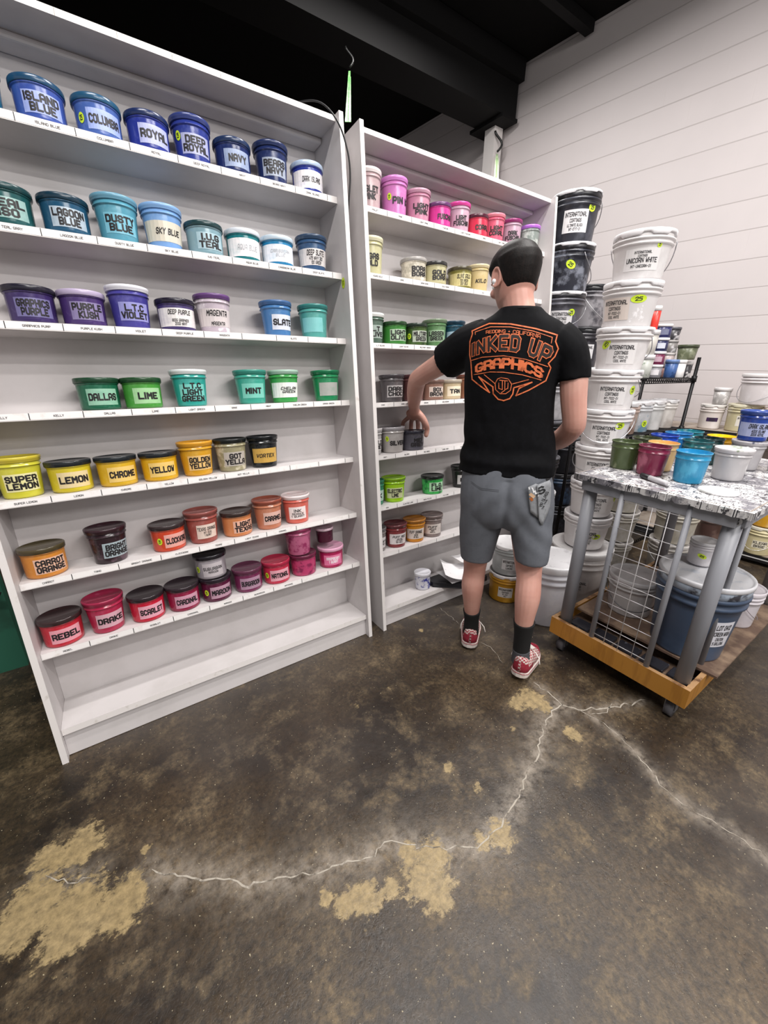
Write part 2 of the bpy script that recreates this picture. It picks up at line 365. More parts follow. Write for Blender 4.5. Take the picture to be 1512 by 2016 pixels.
def shelving(u, label):
    root = thing('shelving_unit', label, 'shelving unit', (UX[u], 1.555, 0), (-LEAN, 0, 0), 'white ink shelving units')
    WD_ = 1.36; D = .235
    for x in (0, WD_-.019):
        p = [(0, .001), (D, D*TL+.001), (D, 2.349), (0, 2.349)]
        mb = MB(); mb.add([(x, d, z) for d, z in p]+[(x+.019, d, z) for d, z in p], [(0, 1, 2, 3)[::-1], (4, 5, 6, 7), (0, 1, 5, 4), (1, 2, 6, 5), (2, 3, 7, 6), (3, 0, 4, 7)])
        mb.add([(x-.0003, -.0006, .001), (x+.0193, -.0006, .001), (x+.0193, -.0006, 2.349), (x-.0003, -.0006, 2.349)], [(0, 1, 2, 3)], 1)
        sp = mb.build('side_panel', [m_white, m_edge], root)
    mb = MB(); mb.box((.0195, .03, 2.326), (WD_-.0195, D, 2.345)); mb.add([(.02, .0294, 2.326), (WD_-.02, .0294, 2.326), (WD_-.02, .0294, 2.345), (.02, .0294, 2.345)], [(0, 1, 2, 3)], 1)
    for k in range(1, 9): mb.add([(.15*k, .0290, 2.327), (.15*k+.0012, .0290, 2.327), (.15*k+.0012, .0290, 2.344), (.15*k, .0290, 2.344)], [(0, 1, 2, 3)], 2)
    mb.build('top_board', [m_white, m_edge, m_crack], root)
    mb = MB(); mb.box((.0195, .2265, .035), (WD_-.0195, D, 2.325)); mb.build('back_panel', m_white, root)
    mb = MB(); mb.box((.0195, .150, 2.304), (WD_-.0195, .226, 2.3255)); mb.build('cleat', m_white, root, bevel=.008)
    lv = LEVEL[u]
    mb = MB(); mb.box((.0195, .034, .006), (WD_-.0195, .052, lv[7]-.024)); mb.build('kick_board', m_white, root)
    for i, z in enumerate(lv):
        f = .055 if i < 7 else .02
        mb = MB(); mb.box((.0195, f, z-.024), (WD_-.0195, .226, z))
        mb.add([(.02, f-.0005, z-.024), (WD_-.02, f-.0005, z-.024), (WD_-.02, f-.0005, z), (.02, f-.0005, z)], [(0, 1, 2, 3)], 1)
        sh = mb.build('shelf', [m_white, m_edge], root)
        if i == 7: continue
        for k, t in enumerate(TICKS[u][i]):
            x0 = .022+.1415*k; x1 = x0+.139; mb = MB()
            mb.add([(x0, f-.0012, z-.0215), (x1, f-.0012, z-.0215), (x1, f-.0012, z-.0015), (x0, f-.0012, z-.0015)], [(0, 1, 2, 3)])
            mb.add([(x1, f-.0014, z-.022), (x1+.0022, f-.0014, z-.022), (x1+.0022, f-.0014, z-.001), (x1, f-.0014, z-.001)], [(0, 1, 2, 3)], 1)
            if t:
                for q in text_block([t], min(.075, .0052*len(t)), .0058): mb.add([(x0+.074+a, f-.0017, z-.0118+c) for a, c in q], [(0, 1, 2, 3)], 1)
            mb.build('shelf_label', [m_paper, m_ink], sh)
    return root
U1 = shelving(1, 'wide white shelving unit on the left holding blue to red ink tubs')
U2 = shelving(2, 'white shelving unit behind the person holding pink to brown ink tubs')
# round lime sticker inside the right upright of the left unit
mb = MB(); mb.add([(1.3398, .045+.014*math.cos(a), 1.75+.022*math.sin(a)) for a in [2*PI*k/20 for k in range(20)]], [tuple(range(20))])
for q in text_block(['25', '01'], .014, .018): mb.add([(1.3394, .045-a, 1.75+c) for a, c in q], [(0, 1, 2, 3)], 1)
m_lime = M('c6e02a', .5); mb.build('sticker', [m_lime, m_ink], U1)

# ---------------- ink tubs ----------------
def prof_tub(kind):
    """wall profile (r, z), lid profile, wall radius at a height"""
    if kind in ('J', 'S', 'S2'):
        wall = [(0, 0), (.056, 0), (.0595, .003), (.0605, .01), (.0625, .082), (.0628, .0855), (.0655, .0862), (.0655, .0885), (.062, .0895)]
        lid = [(.0625, .0893), (.0668, .0893), (.0680, .0905), (.0682, .1035), (.0672, .106), (.0655, .1068), (.0635, .1062), (.062, .1042), (0, .1042)]
        f = lambda z: .0603+.0022*z/.085
    else:
        wall = [(0, 0), (.0495, 0), (.0525, .003), (.0535, .008), (.0612, .100), (.0616, .104), (.0652, .1046), (.0655, .107), (.063, .1085), (.0632, .116), (.062, .1175)]
        lid = [(.062, .1172), (.0662, .1172), (.0672, .1185), (.0672, .1235), (.0682, .1245), (.0686, .132), (.0675, .1345), (.0655, .135), (.064, .134), (.0625, .1295), (0, .1295)]
        f = lambda z: .0530+.0082*z/.1
    return wall, lid, f
def wrap(mb, f, la, polys, zc, off, mi, sr=1):
    for q in polys:
        vs = []
        for x, y in q:
            r = f(zc+y)*sr+off; a = la+x/r
            vs.append((r*math.sin(a), -r*math.cos(a), zc+y))
        mb.add(vs, [tuple(range(len(vs)))], mi, False)
def sheet(w, h, nx=12, ny=2):
    return [[(-w/2+w*i/nx, -h/2+h*j/ny), (-w/2+w*(i+1)/nx, -h/2+h*j/ny), (-w/2+w*(i+1)/nx, -h/2+h*(j+1)/ny), (-w/2+w*i/nx, -h/2+h*(j+1)/ny)] for j in range(ny) for i in range(nx)]
def disc(rx, ry, n=18): return [[(0, 0), (rx*math.cos(2*PI*k/n), ry*math.sin(2*PI*k/n)), (rx*math.cos(2*PI*(k+1)/n), ry*math.sin(2*PI*(k+1)/n))] for k in range(n)]
def mixhex(a, b, t): return ''.join('%02x' % int(int(a[i:i+2], 16)*(1-t)+int(b[i:i+2], 16)*t+.5) for i in (0, 2, 4))
ink_cache = {}
SMEAR = {'c44070': '82284e', 'c06488': '8a3058', 'b82058': '98184a', '2e1e24': '54404a', 'a49c7a': 'c8c0a8', 'e6e6f0': '3c4290', '8c9490': 'b8bcb8', '44602c': '2a3c20', '3cc858': '1c6a38', 'cfc6b4': 'e4dccc', 'cdbfcb': 'e4dce2'}
def tub_parts(root, kind, lid, body, lab, txt, la):
    wall, lidp, f = prof_tub(kind); raw = body
    body, lid = mixhex(body, '2c2c2e', .12), mixhex(lid, '101014', .25 if sum(int(lid[i:i+2], 16) for i in (0, 2, 4)) < 420 else .06)
    sr = {'S': .68, 'S2': .76, 'Q': .75}.get(kind, 1); sh = {'S': .70, 'S2': 1.0, 'TT': 1.15}.get(kind, 1)
    wall = [(r*sr, z*sh) for r, z in wall]; lidp = [(r*sr, z*sh) for r, z in lidp]
    g = lambda z: f(z/sh)*sr
    mb = MB(); mb.lathe(wall, 36)
    mb.build('tub', M(body, .2, c2=SMEAR.get(raw, mixhex(body, 'ffffff', .16)), scale=30 if raw in SMEAR else 22, lo=.5 if raw in SMEAR else .55, hi=.6 if raw in SMEAR else .75), root)
    mb = MB(); mb.lathe(lidp, 36)
    mb.build('lid', M(lid, .24, c2=mixhex(lid, 'e8e8ee', .16) if sum(int(lid[i:i+2], 16) for i in (0, 2, 4)) < 420 else mixhex(lid, body, .45), scale=26, lo=.58, hi=.74), root)
    la = math.radians(la); H = wall[-1][1]
    if not txt and lab is None: return
    style = ''
    if len(txt) > 1 and txt[1] == ':': style, txt = txt[0], txt[2:]
    lines = txt.split('|') if txt else []
    mb = MB(); jar = kind == 'J'
    zc = .043*sh if jar else .052*sh
    lw, lh = .098*sr, (.054 if jar else .058)*sh
    shear, w, wid, hei, sizes = 0, 1.8, .084, .019+.022*(len(lines)-1), None
    if style in ('i', 'f', 'p', 'c'):
        shear, w = .22, 1.35; lw = .17; lh = .062*sh
        wid = .078; hei = .016 if len(lines) == 1 else .012*len(lines)
        if style == 'f': w = 1.1
        if style == 'c': lw, lh, shear, w = .085, .06, 0, 1.2; sizes = [1.2]+[.8]*(len(lines)-1)
        if style == 'p': lw = .12; sizes = [1.3]+[.75]*(len(lines)-1); hei = .04 if len(lines) > 1 else .014
        if style == 'i' and len(lines) > 2: sizes = [1.25]+[.8]*(len(lines)-1); hei = .048
    if style == 'w': lw, wid, hei = .10, .07, .03
    if len(lines) == 1 and len(lines[0]) <= 4: wid = .062
    tcol = '191619'
    if style == 'f': tcol = 'a9abb0'
    if style == 'w': tcol = 'f0dce6'
    if lab: wrap(mb, g, la, sheet(lw, lh), zc, .0006, 0)
    if lines:
        B = text_block(lines, wid*sr, hei*sh, w, gap=2.1, shear=shear, lead=1.4, sizes=sizes)
        wrap(mb, g, la, B, zc, .0012, 1)
    base = M(lab or 'ffffff', .35, c2=mixhex(lab, body, .25) if lab else None, scale=30, lo=.5, hi=.8)
    mb.build('label', [base, M(tcol, .5)], root)
def sticker(root, f, ang, zc, rx, ry, txt='25', tilt=0, name='sticker'):
    mb = MB(); c, s = math.cos(tilt), math.sin(tilt); R = lambda ps: [[(x*c-y*s, x*s+y*c) for x, y in q] for q in ps]
    wrap(mb, f, math.radians(ang), R(disc(rx, ry)), zc, .0014, 0)
    wrap(mb, f, math.radians(ang), R(text_block([txt], rx*.85, ry*.8, 1.3)), zc, .002, 1)
    mb.build(name, [m_lime, m_ink], root)
ROWNAME = {(1, 0): 'blue tubs on the top shelf', (1, 1): 'teal to slate tubs on the second shelf', (1, 2): 'purple tubs on the third shelf', (1, 3): 'green tubs on the fourth shelf', (1, 4): 'yellow tubs on the fifth shelf', (1, 5): 'orange tubs on the sixth shelf', (1, 6): 'red tubs on the seventh shelf',
 (2, 0): 'pink tubs of the second unit', (2, 1): 'beige tubs of the second unit', (2, 2): 'olive tubs of the second unit', (2, 3): 'brown tubs of the second unit', (2, 4): 'grey tubs of the second unit', (2, 5): 'neon tubs of the second unit', (2, 6): 'puff tubs of the second unit', (2, 7): 'jar on the bottom shelf'}
TUBS = [
(1,0,0.225,0.000,'T','1f6f9c','1a7aa6',None,'',4,'teal blue tub cut off by the left edge of the top shelf'),
(1,0,0.371,0.000,'J','24567f','3d56aa','97a5d8','ISLAND|BLUE',6,'blue tub with a blue lid, label reading ISLAND BLUE'),
(1,0,0.518,0.000,'J','2a6690','4a68b4','97a8dc','COLUMBIA',12,'mid blue tub, label reading COLUMBIA'),
(1,0,0.659,0.000,'J','22356b','2a3796','a9aed4','ROYAL',10,'royal blue tub with a dark lid, label reading ROYAL only'),
(1,0,0.798,0.000,'T','3c4c96','2c3b92','a5a9cc','DEEP|ROYAL',1,'tall royal blue tub, label reading DEEP ROYAL'),
(1,0,0.939,0.000,'J','243a66','1d2c62','8f9dbb','NAVY',0,'short navy tub, one word NAVY on its label'),
(1,0,1.090,0.000,'T','27376a','1f2d5e','9aa3b4','BEARS|NAVY',-7,'tall dark navy tub with a rimmed lid next to the white-lidded blue tub'),
(1,0,1.243,0.000,'J','b6c8e0','27379a','e8e4e6','i:DARK ISLAND',-8,'dark blue tub with a pale lid at the right end of the top shelf'),
(1,1,0.232,0.000,'J','1c4a4e','1d5456','8fb0ac','TEAL|ISO',6,'dark teal tub with a glossy lid, leftmost on the second shelf'),
(1,1,0.375,0.000,'J','173c50','1f5272','a8b6c2','LAGOON|BLUE',8,'deep teal blue tub, label reading LAGOON BLUE'),
(1,1,0.518,0.000,'T','6aa0b8','569fb6','74b2c6','DUSTY|BLUE',5,'light dusty blue tub, label reading DUSTY BLUE'),
(1,1,0.657,0.000,'T','86b0e0','7aa8e2','cfc8b8','i:SKY BLUE',7,'pale sky blue tub with a cream label'),
(1,1,0.796,0.000,'J','24484c','86aab6','9fbac4','I.U.G|TEAL',7,'pale grey teal tub with a dark teal lid'),
(1,1,0.939,0.000,'J','d8dee8','157880','e8e4e6','f:AQUA BLUE',0,'teal tub with white lid and faded white label'),
(1,1,1.080,0.000,'J','c8d8e6','2482b8','dfe2ea','f:CARIBBEAN|BLUE',-10,'bright blue tub with white lid and faded label'),
(1,1,1.237,0.000,'T','3a5474','33547c','d6d0ce','i:DEEP SLATE|475 NAVY 300|100 GREEN',-8,'slate blue tub with printed recipe label, right end of second shelf'),
(1,2,0.233,0.000,'J','262434','3a2a62','6f6a96','GRAPHICS|PURPLE',9,'dark purple tub with a near-black lid, leftmost purple one'),
(1,2,0.369,0.000,'J','b8aac8','47316f','8378a0','PURPLE|KUSH',11,'purple tub with a smeared whitish lid'),
(1,2,0.507,0.000,'T','e8e8f0','443f96','8f8fc8','L.T.C|VIOLET',9,'violet tub with clean white lid'),
(1,2,0.655,0.000,'J','221d30','463a70','dcd8d6','i:DEEP PURPLE||800G GRAPHICS|200G NAVY',2,'tub with black lid and big white label reading DEEP PURPLE'),
(1,2,0.790,0.000,'T','7d5296','cdbfcb','cfc6c6','i:MAGENTA||MAGENTA',1,'whitish tub with a purple rim, MAGENTA printed twice'),
(1,2,1.046,0.000,'T','4e7cb8','4a80bc','d2d6e2','SLATE',9,'medium blue tub, label reading SLATE'),
(1,2,1.219,0.000,'T','3f9a94','55aaa2','7dc0c0','',-31,'turquoise tub with a blank faded label, right end of third shelf'),
(1,3,0.360,0.000,'J','1d4c30','166446','8ab8a0','DALLAS',10,'dark green tub with chipped lid, leftmost on the green shelf'),
(1,3,0.496,0.000,'J','24522c','4aa03c','9cc896','LIME',11,'grass green tub with dark lid, label reading LIME'),
(1,3,0.662,0.000,'T','dfe6e6','2fa89c','74c4ba','L.T.C|LIGHT|GREEN',-1,'turquoise green tub with white lid'),
(1,3,0.902,0.000,'T','43aa96','3fae98','78c6b6','MINT',-7,'mint green tub, label reading MINT'),
(1,3,1.049,0.000,'T','a4c4b2','3ea850','eceeea','i:CHELAN|GREEN',2,'bright green tub with cloudy rim and white wrap label'),
(1,3,1.256,0.000,'T','1d8a58','1c8a54','a9aaa6','',-9,'emerald tub with torn grey label, right end of green shelf'),
(1,4,0.089,0.000,'T','c9b83c','d8d23c','e0daa6','SUPER|LEMON',11,'tall acid yellow tub at the left end of the yellow shelf'),
(1,4,0.225,0.000,'J','22282a','e2cc2e','dcc89a','LEMON',11,'short lemon yellow tub, label reading LEMON alone'),
(1,4,0.366,0.000,'J','20262a','e8b828','e2c070','CHROME',14,'chrome yellow tub with black lid'),
(1,4,0.507,0.000,'J','22262a','ecb41e','e2c070','YELLOW',3,'warm yellow tub with chipped black lid, label reading YELLOW alone'),
(1,4,0.644,0.000,'T','e0a030','e4a626','dfb878','GOLDEN|YELLOW',5,'tall golden orange-yellow tub'),
(1,4,0.782,0.000,'T','1e2422','a49c7a','b4aca4','GOT|YELLA',4,'cloudy grey-yellow tub with black rim'),
(1,4,0.922,0.000,'T','14181a','161a1c','c8a050','p:VORTEX',-9,'black tub with gold printed label, right end of yellow shelf'),
(1,5,0.093,0.000,'J','54482a','dc8c34','d8ae98','CARROT|ORANGE',22,'orange tub with grimy brown lid, leftmost on the orange shelf'),
(1,5,0.287,0.000,'T','3a1e26','2e1e24','a0aeb4','BRIGHT|ORANGE',28,'near-black maroon open-looking tub standing alone on the orange shelf'),
(1,5,0.490,0.000,'J','3a2c2c','dd4a2c','dca096','CLOCKWORK',25,'red-orange tub with dark lid and lime sticker'),
(1,5,0.623,0.000,'T','a85850','a45048','dcc8bc','c:TEXAS ORANGE|INT-3010|1 QUART',8,'brownish red tub with a stained printed paper label'),
(1,5,0.766,0.000,'J','3e2c26','e08a54','dcaa94','LIGHT|TEXAS',16,'peach orange tub with dark brown lid'),
(1,5,0.909,0.000,'T','b45c46','cf8060','d8b0a4','CARAMEL',9,'caramel orange tub with rust red lid'),
(1,5,1.048,0.000,'T','ecdcdc','e46a5c','ece0de','c:INK|SERIES|1 QUART',-16,'coral tub with white rim and printed white band, right end of orange shelf'),
(1,6,0.089,0.000,'J','3c2626','cc2838','dc98a4','REBEL',14,'red tub with dark lid, leftmost on the red shelf'),
(1,6,0.228,0.000,'T','c02c54','b8264c','d0a4b0','DRAKE',15,'taller crimson tub with crimson lid, second on the red shelf'),
(1,6,0.368,0.000,'J','302428','d21c38','dca0b0','SCARLET',11,'scarlet tub with near-black lid'),
(1,6,0.504,0.000,'J','32242a','981c42','c894a8','CARDINAL',6,'cardinal red tub with black lid'),
(1,6,0.638,0.000,'J','2c202a','5c1638','b48ea0','MAROON',11,'maroon tub with lime sticker carrying a grey tub'),
(1,6,0.631,0.108,'J','1c181e','a8a0a6','b8b0b4','c:SUBURBAN|MAROON',-4,'translucent grey tub with black lid stacked on the maroon tub'),
(1,6,0.779,0.000,'J','6e3450','7a2c56','a8849a','BURGAROON',-3,'burgundy tub with matching lid'),
(1,6,0.916,0.000,'J','cc2c4c','d4304e','dca0ac','NATIONAL',-1,'bright pinkish red tub with red lid'),
(1,6,1.056,0.000,'J','782444','c44070',None,'',-22,'smeared pink tub under another smeared pink tub'),
(1,6,1.042,0.108,'T','aa3c66','c06488',None,'',-22,'speckled pink tub stacked on another pink tub'),
(1,6,1.211,0.000,'J','e4a8c4','b82058','d87098','w:RASPBERRY|1 QUART',-15,'raspberry tub with pale pink rim carrying a tiny maroon jar'),
(1,6,1.183,0.137,'S','dcc0cc','48182c',None,'',-26,'tiny maroon jar with pink-white lid atop the raspberry tub'),
(2,0,0.105,0.000,'TT','e6dcdc','c0a4a8',None,'PIGLET|PINK',-21,'pale pink tub with white lid at the left end of the pink shelf'),
(2,0,0.255,0.000,'TT','d080c8','d27cc0',None,'PIN K',1,'orchid pink tub with a lime scribble, second on the pink shelf'),
(2,0,0.397,0.000,'T','c898ac','cc8aa4',None,'LIGHT|PINK',-15,'dusty light pink tub with mauve rim'),
(2,0,0.535,0.000,'J','7c4280','dc3c98',None,'FUSCHIA',-4,'hot fuchsia tub with a purple lid'),
(2,0,0.674,0.000,'T','e0489c','d0a8bc',None,'LIGHT|FUSCHIA',-23,'pale pink tub with hot pink lid'),
(2,0,0.812,0.000,'J','5c2034','dc3450',None,'CORAL',-8,'coral red tub with dark maroon lid'),
(2,0,0.950,0.000,'T','e88898','e4607c',None,'LIGHT|CORAL',-24,'salmon pink tub beside the coral red tub'),
(2,0,1.100,0.000,'T','b43c84','c4a0b4',None,'DARK|FUSCHIA',-35,'greyish pink tub with magenta lid'),
(2,0,1.270,0.000,'T','c074e0','8c9490',None,'',-51,'greyish tub with violet lid behind the person, end of pink shelf'),
(2,1,0.100,0.000,'TT','dcd8b8','ccc89a',None,'VEGAS|GOLD',-27,'tall cream tub at the left end of the beige shelf'),
(2,1,0.366,0.000,'J','a8a4a0','cfc6b4',None,'BORA|BORA',-8,'cream tub with cloudy grey lid'),
(2,1,0.506,0.000,'J','3c3a38','c6c094',None,'GOLD|BORA',-11,'pale yellow tub with dark grey lid'),
(2,1,0.691,0.000,'J','5a5238','8c843e','c8bc86','i:OLIVE GOLD|700 GREEN|300 GOLD',-20,'olive gold tub with scratchy printed label'),
(2,1,0.830,0.000,'T','dccca4','dcc48c',None,'i:KILO',-22,'narrow cream tub, rightmost visible on the beige shelf'),
(2,2,0.090,0.000,'T','eceeec','50685a','98a8a0','L.T|OLIVE',-9,'grey-green tub with white lid'),
(2,2,0.229,0.000,'J','244c24','3c8836','a8c0a4','LIGHT|OLIVE',-9,'mid green tub, label reading LIGHT OLIVE'),
(2,2,0.367,0.000,'J','26382a','44602c','b4bcae','MILITARY|GREEN',-5,'dark green tub with pale smear and black-green lid'),
(2,2,0.505,0.000,'T','86a07c','5c8856','90ac8c','LASSEN|GREEN',-29,'sage green tub, label reading LASSEN GREEN'),
(2,2,0.643,0.000,'T','1c4258','1c4a5e','9cb4c4','',-32,'dark teal tub touching the raised sleeve'),
(2,3,0.204,0.000,'T','4c484c','565254','b4b0b0','DARK|CHOC',-12,'charcoal brown tub, label reading DARK CHOC'),
(2,3,0.345,0.000,'T','5c383a','684040',None,'',-38,'dark brown tub half hidden by the forearm'),
(2,3,0.483,0.000,'J','8c6c60','9a7464','d4c4ba','BOX|BROWN',-11,'light brown tub, label reading BOX BROWN'),
(2,3,0.621,0.000,'J','b4a898','dcc6a0','e8dcc4','TAN',-13,'tan tub with smeared lid'),
(2,3,0.760,0.000,'T','8a5040','a06c54',None,'',-46,'reddish brown tub behind the tan tub'),
(2,4,0.071,0.000,'Q','c4c0c0','b0acac','d0cccc','OLD|GREY',11,'pale grey tub at the left end of the grey shelf'),
(2,4,0.197,0.000,'T','a8a4a8','b6b0ac',None,'SILVER',-6,'silver grey tub with lime scribble'),
(2,4,0.336,0.000,'J','3c3a48','57555f',None,'MID|GREY',-9,'dark grey tub gripped by the hand'),
(2,5,0.071,0.000,'Q','2c8a64','2c8a64','b4ccc0','K',3,'green tub mostly hidden at the left end of the neon shelf'),
(2,5,0.193,0.000,'T','9ad01c','a4dc10','c8cca0','ELECTRIC|LIME',-28,'neon lime tub beside the left upright of the second unit'),
(2,5,0.477,0.000,'J','1c201e','3cc858','b4dcb8','FLO.|LIME',-12,'neon green tub with black lid'),
(2,5,0.720,0.000,'T','181a1a','242424','d4d0d0','B C',-22,'black tub with white label beside the person'),
(2,6,0.071,0.000,'Q','8c8888','8a8280','dcd8d8','c:PUFF|GREY',11,'grey tub at the left end of the puff shelf'),
(2,6,0.195,0.000,'T','7a3c40','8a3034','e0d8d8','p:PUFF RED|RECIPE|INT PUFF|MIX WELL',-13,'brick red tub with white recipe label'),
(2,6,0.333,0.000,'T','d88c30','e8941e','e4d8d0','p:PUFF ORANGE|RECIPE|MIX WELL',-28,'orange tub with pale wrap label'),
(2,6,0.471,0.000,'T','94827e','90807c','dcd2cc','p:PUFF|RECIPE|MIX|WELL',-36,'taupe grey tub with white recipe label'),
(2,7,0.369,0.000,'S2','ecebf2','e6e6f0',None,'',-41,'small white jar with blue smears on the bottom shelf'),
]
rt_ = random.Random(5)
for u, row, x, bz, kind, lid, body, lab, txt, la, desc in TUBS:
    d = .124 if not kind.startswith('S') else (.12 if kind == 'S' else .10)
    p = unit_xf(u, x, d, LEVEL[u][row]+bz+.0008)
    root = thing('ink_tub', desc, 'tub', p, (-LEAN, 0, 0), ROWNAME[(u, row)])
    tub_parts(root, kind, lid, body, lab, txt, la)
    f = prof_tub(kind)[2]
    if body in ('4a68b4', '2c3b92', 'dd4a2c', '5c1638', 'd4304e', 'b6b0ac', 'a8a0a6', 'd27cc0', '44602c'):
        sticker(root, f, la-(62 if kind == 'J' else 58), .045 if kind == 'J' else .075, .010, .014)
# ---------------- pails ----------------
def pail_f(R, r0, H): return lambda z: r0+(R*.93-r0)*min(1, z/(H*.8))
def pail(label, loc, R=.135, r0=.106, H=.205, body='d6d2d2', c2=None, lid='e6e4e6', skirt=None, group=None, ang=0, lines=None, lab=None,
         stick=None, handle=None, handle_mat='aaaaae', wavy=True, name='ink_pail', cat='pail', lid_on=True, lsize=(.135, .10), grip=False, tilt=None, scale=9, lo=.5, hi=.62):
    """a snap-lid pail: body, lid, and where the photo shows them label, sticker, handle; ang turns the front (0 faces -Y)"""
    root = thing(name, label, cat, loc, (0, 0, math.radians(ang)), group)
    s = R/.135; f = pail_f(R, r0, H); t = .008*s
    wall = [(0, 0), (r0-.006, 0), (r0-.001, .003), (r0+.001, .010), (f(H*.62), H*.62), (f(H*.70)+.001, H*.70), (f(H*.70)+t, H*.715), (f(H*.70)+t, H*.745), (f(H*.74)+.001, H*.755), (f(H*.8)+.001, H*.80), (f(H*.8)+t, H*.81), (f(H*.8)+t, H*.845), (f(H*.8), H*.86), (R*.94, H*.965)]
    if not lid_on: wall += [(R*.97, H), (R*.985, H), (R*.985, H-.006), (R*.90, H-.012), (f(H*.6)-.006, H*.6), (f(H*.6)-.006, H*.55), (0, H*.55)]
    mb = MB(); mb.lathe(wall, 40); mb.build('body', M(body, .35, c2=c2 or mixhex(body, 'f4f2f4', .35), scale=scale, lo=lo, hi=hi), root)
    if lid_on:
        lo_ = .945 if skirt else .90
        lp = [(R*.93, H*lo_), (R*.985, H*lo_), (R*.995, H*lo_+.002), (R, H*.985), (R*.985, H+.001), (R*.96, H+.002), (R*.93, H-.004), (R*.90, H-.008), (0, H-.006)]
        def wave(j, a):
            if j > 2 or not wavy: return 0
            q = (a*6/(2*PI)) % 1; return H*(.03 if skirt else .05)*(1 if .3 < q < .7 else 0)-H*.012
        mb = MB(); mb.lathe(lp, 60, 0, wave=wave)
        mb.build('lid', M(lid, .35, c2=mixhex(lid, skirt or '8a888c', .6 if skirt else .25), scale=16, lo=.56, hi=.66), root)
        if skirt:
            mb = MB(); mb.lathe([(R*.955, H*.855), (R*.972, H*.86), (R*.978, H*.955), (R*.96, H*.96)], 40); mb.build('rim_band', M(skirt, .35, c2='3c3c44', scale=20), root)
    if lines:
        mb = MB(); zc = H*.40; wrap(mb, f, 0, sheet(lsize[0], lsize[1], 10, 2), zc, .0012, 0)
        hl = [.8, .7, 1.5, .9] if 'UNICORN WHITE' in lines else [1.25, 1.05]+[.8]*(len(lines)-2) if len(lines) > 2 else None
        wrap(mb, f, 0, text_block(lines, lsize[0]*.86, lsize[1]*.74, 1.2, sizes=hl, lead=1.6), zc, .0022, 1)
        mb.build('label', [M(lab or mixhex(body, 'f2f0f0', .45), .4), M('2a282c', .5)], root)
    if stick:
        a, z, rx, ry, tl = stick; sticker(root, f, a, z*H, rx, ry, '25', tl)
    if handle is not None:
        ha, drop = handle; pts = []
        for k in range(25):
            p = PI*k/24; rr = f(H*.8)+.017*s
            zz = H*.78-drop*H*math.sin(p)**.8; rr = max(f(zz), f(zz))+.016*s
            a = math.radians(ha)+p; pts.append((-rr*math.cos(a), -rr*math.sin(a), zz))
        mb = MB(); mb.tube(pts, .0022*s, 6)
        if grip: mb.tube(pts[10:15], .006*s, 8, 1)
        mb.build('handle', [M(handle_mat, .3, .8), M('e8e6e8', .4)], root)
    if tilt: root.rotation_euler = (tilt[0], tilt[1], math.radians(ang))
    return root
AX = 33     # pails turned so their labels look towards the aisle
# the tall tower of white pails behind the cart
WX, WY2 = 2.335, 1.183
IC = ['INTERNATIONAL', 'COATINGS', 'INT-7022-01', 'COOL WHITE']
pail('white five gallon pail on the floor carrying the tall white pail tower', (WX, WY2, 0), .178, .148, .375, 'd0cac8', lid='e8e6e6', wavy=False, ang=-60, lines=['INTERNATIONAL', 'COATINGS', 'INT-7022-01', 'WHITE'], lsize=(.13, .09), name='bucket', cat='bucket', group='white pail tower')
tw = [('bottom pail of the white tower, lime sticker on its front, standing on the big bucket', dict(ang=-58, lines=IC, stick=(28, .45, .026, .017, .1), handle=(150, .2))),
 ('second pail from the bottom of the white tower, partly behind the cart leg', dict(ang=-52, lines=IC, stick=(62, .6, .02, .03, .2))),
 ('third pail from the bottom of the white tower, level with the cart top', dict(ang=-60, lines=IC, handle=(-30, .45))),
 ('fourth pail from the bottom of the white tower, behind the olive tub', dict(ang=-48, lines=IC, handle=(0, .55), grip=True)),
 ('white tower pail with a hanging white grip handle and a lime sticker at its right', dict(ang=-62, lines=IC, stick=(36, .62, .026, .02, .2), handle=(0, .62), grip=True)),
 ('white tower pail second below the torn-lid pail, COOL WHITE label centred', dict(ang=-60, lines=IC, stick=(52, .52, .018, .022, .2), handle=(140, .5))),
 ('white tower pail with the clearest COOL WHITE label and a slanted lime sticker', dict(ang=-62, lines=IC, stick=(-38, .62, .028, .018, .8), handle=(150, .55))),
 ('white tower pail with smeared torn lid and a wide lime sticker, second from top', dict(ang=-96, lines=IC, lab='d8ccc4', stick=(50, .6, .036, .018, .05), c2='f2f0f2', lo=.6, hi=.64)),
 ('topmost pail of the white tower, its label reading UNICORN WHITE', dict(ang=-60, lines=['INTERNATIONAL', 'COATINGS', 'UNICORN WHITE', 'INT-UNICORN-01'], lsize=(.15, .09), stick=(30, .68, .011, .013, 0), handle=(165, .75)))]
tz = [.375, .585, .787, .985, 1.188, 1.388, 1.592, 1.80]
tz = [.373, .580, .784, .984, 1.186, 1.387, 1.592, 1.800]
names = [tw[0], tw[1], tw[2], tw[4], tw[5], tw[6], tw[7], tw[8]]
for (lb, kw), z, (dx, dy) in zip(names, tz, [(0, 0), (.004, -.003), (0, .004), (-.006, .003), (-.006, .004), (.004, -.002), (.001, 0), (.008, -.006)]):
    pail(lb, (WX+dx, WY2+dy, z+.002), .1345, .106, .2035, 'd8d4d4', group='white pail tower', **kw)
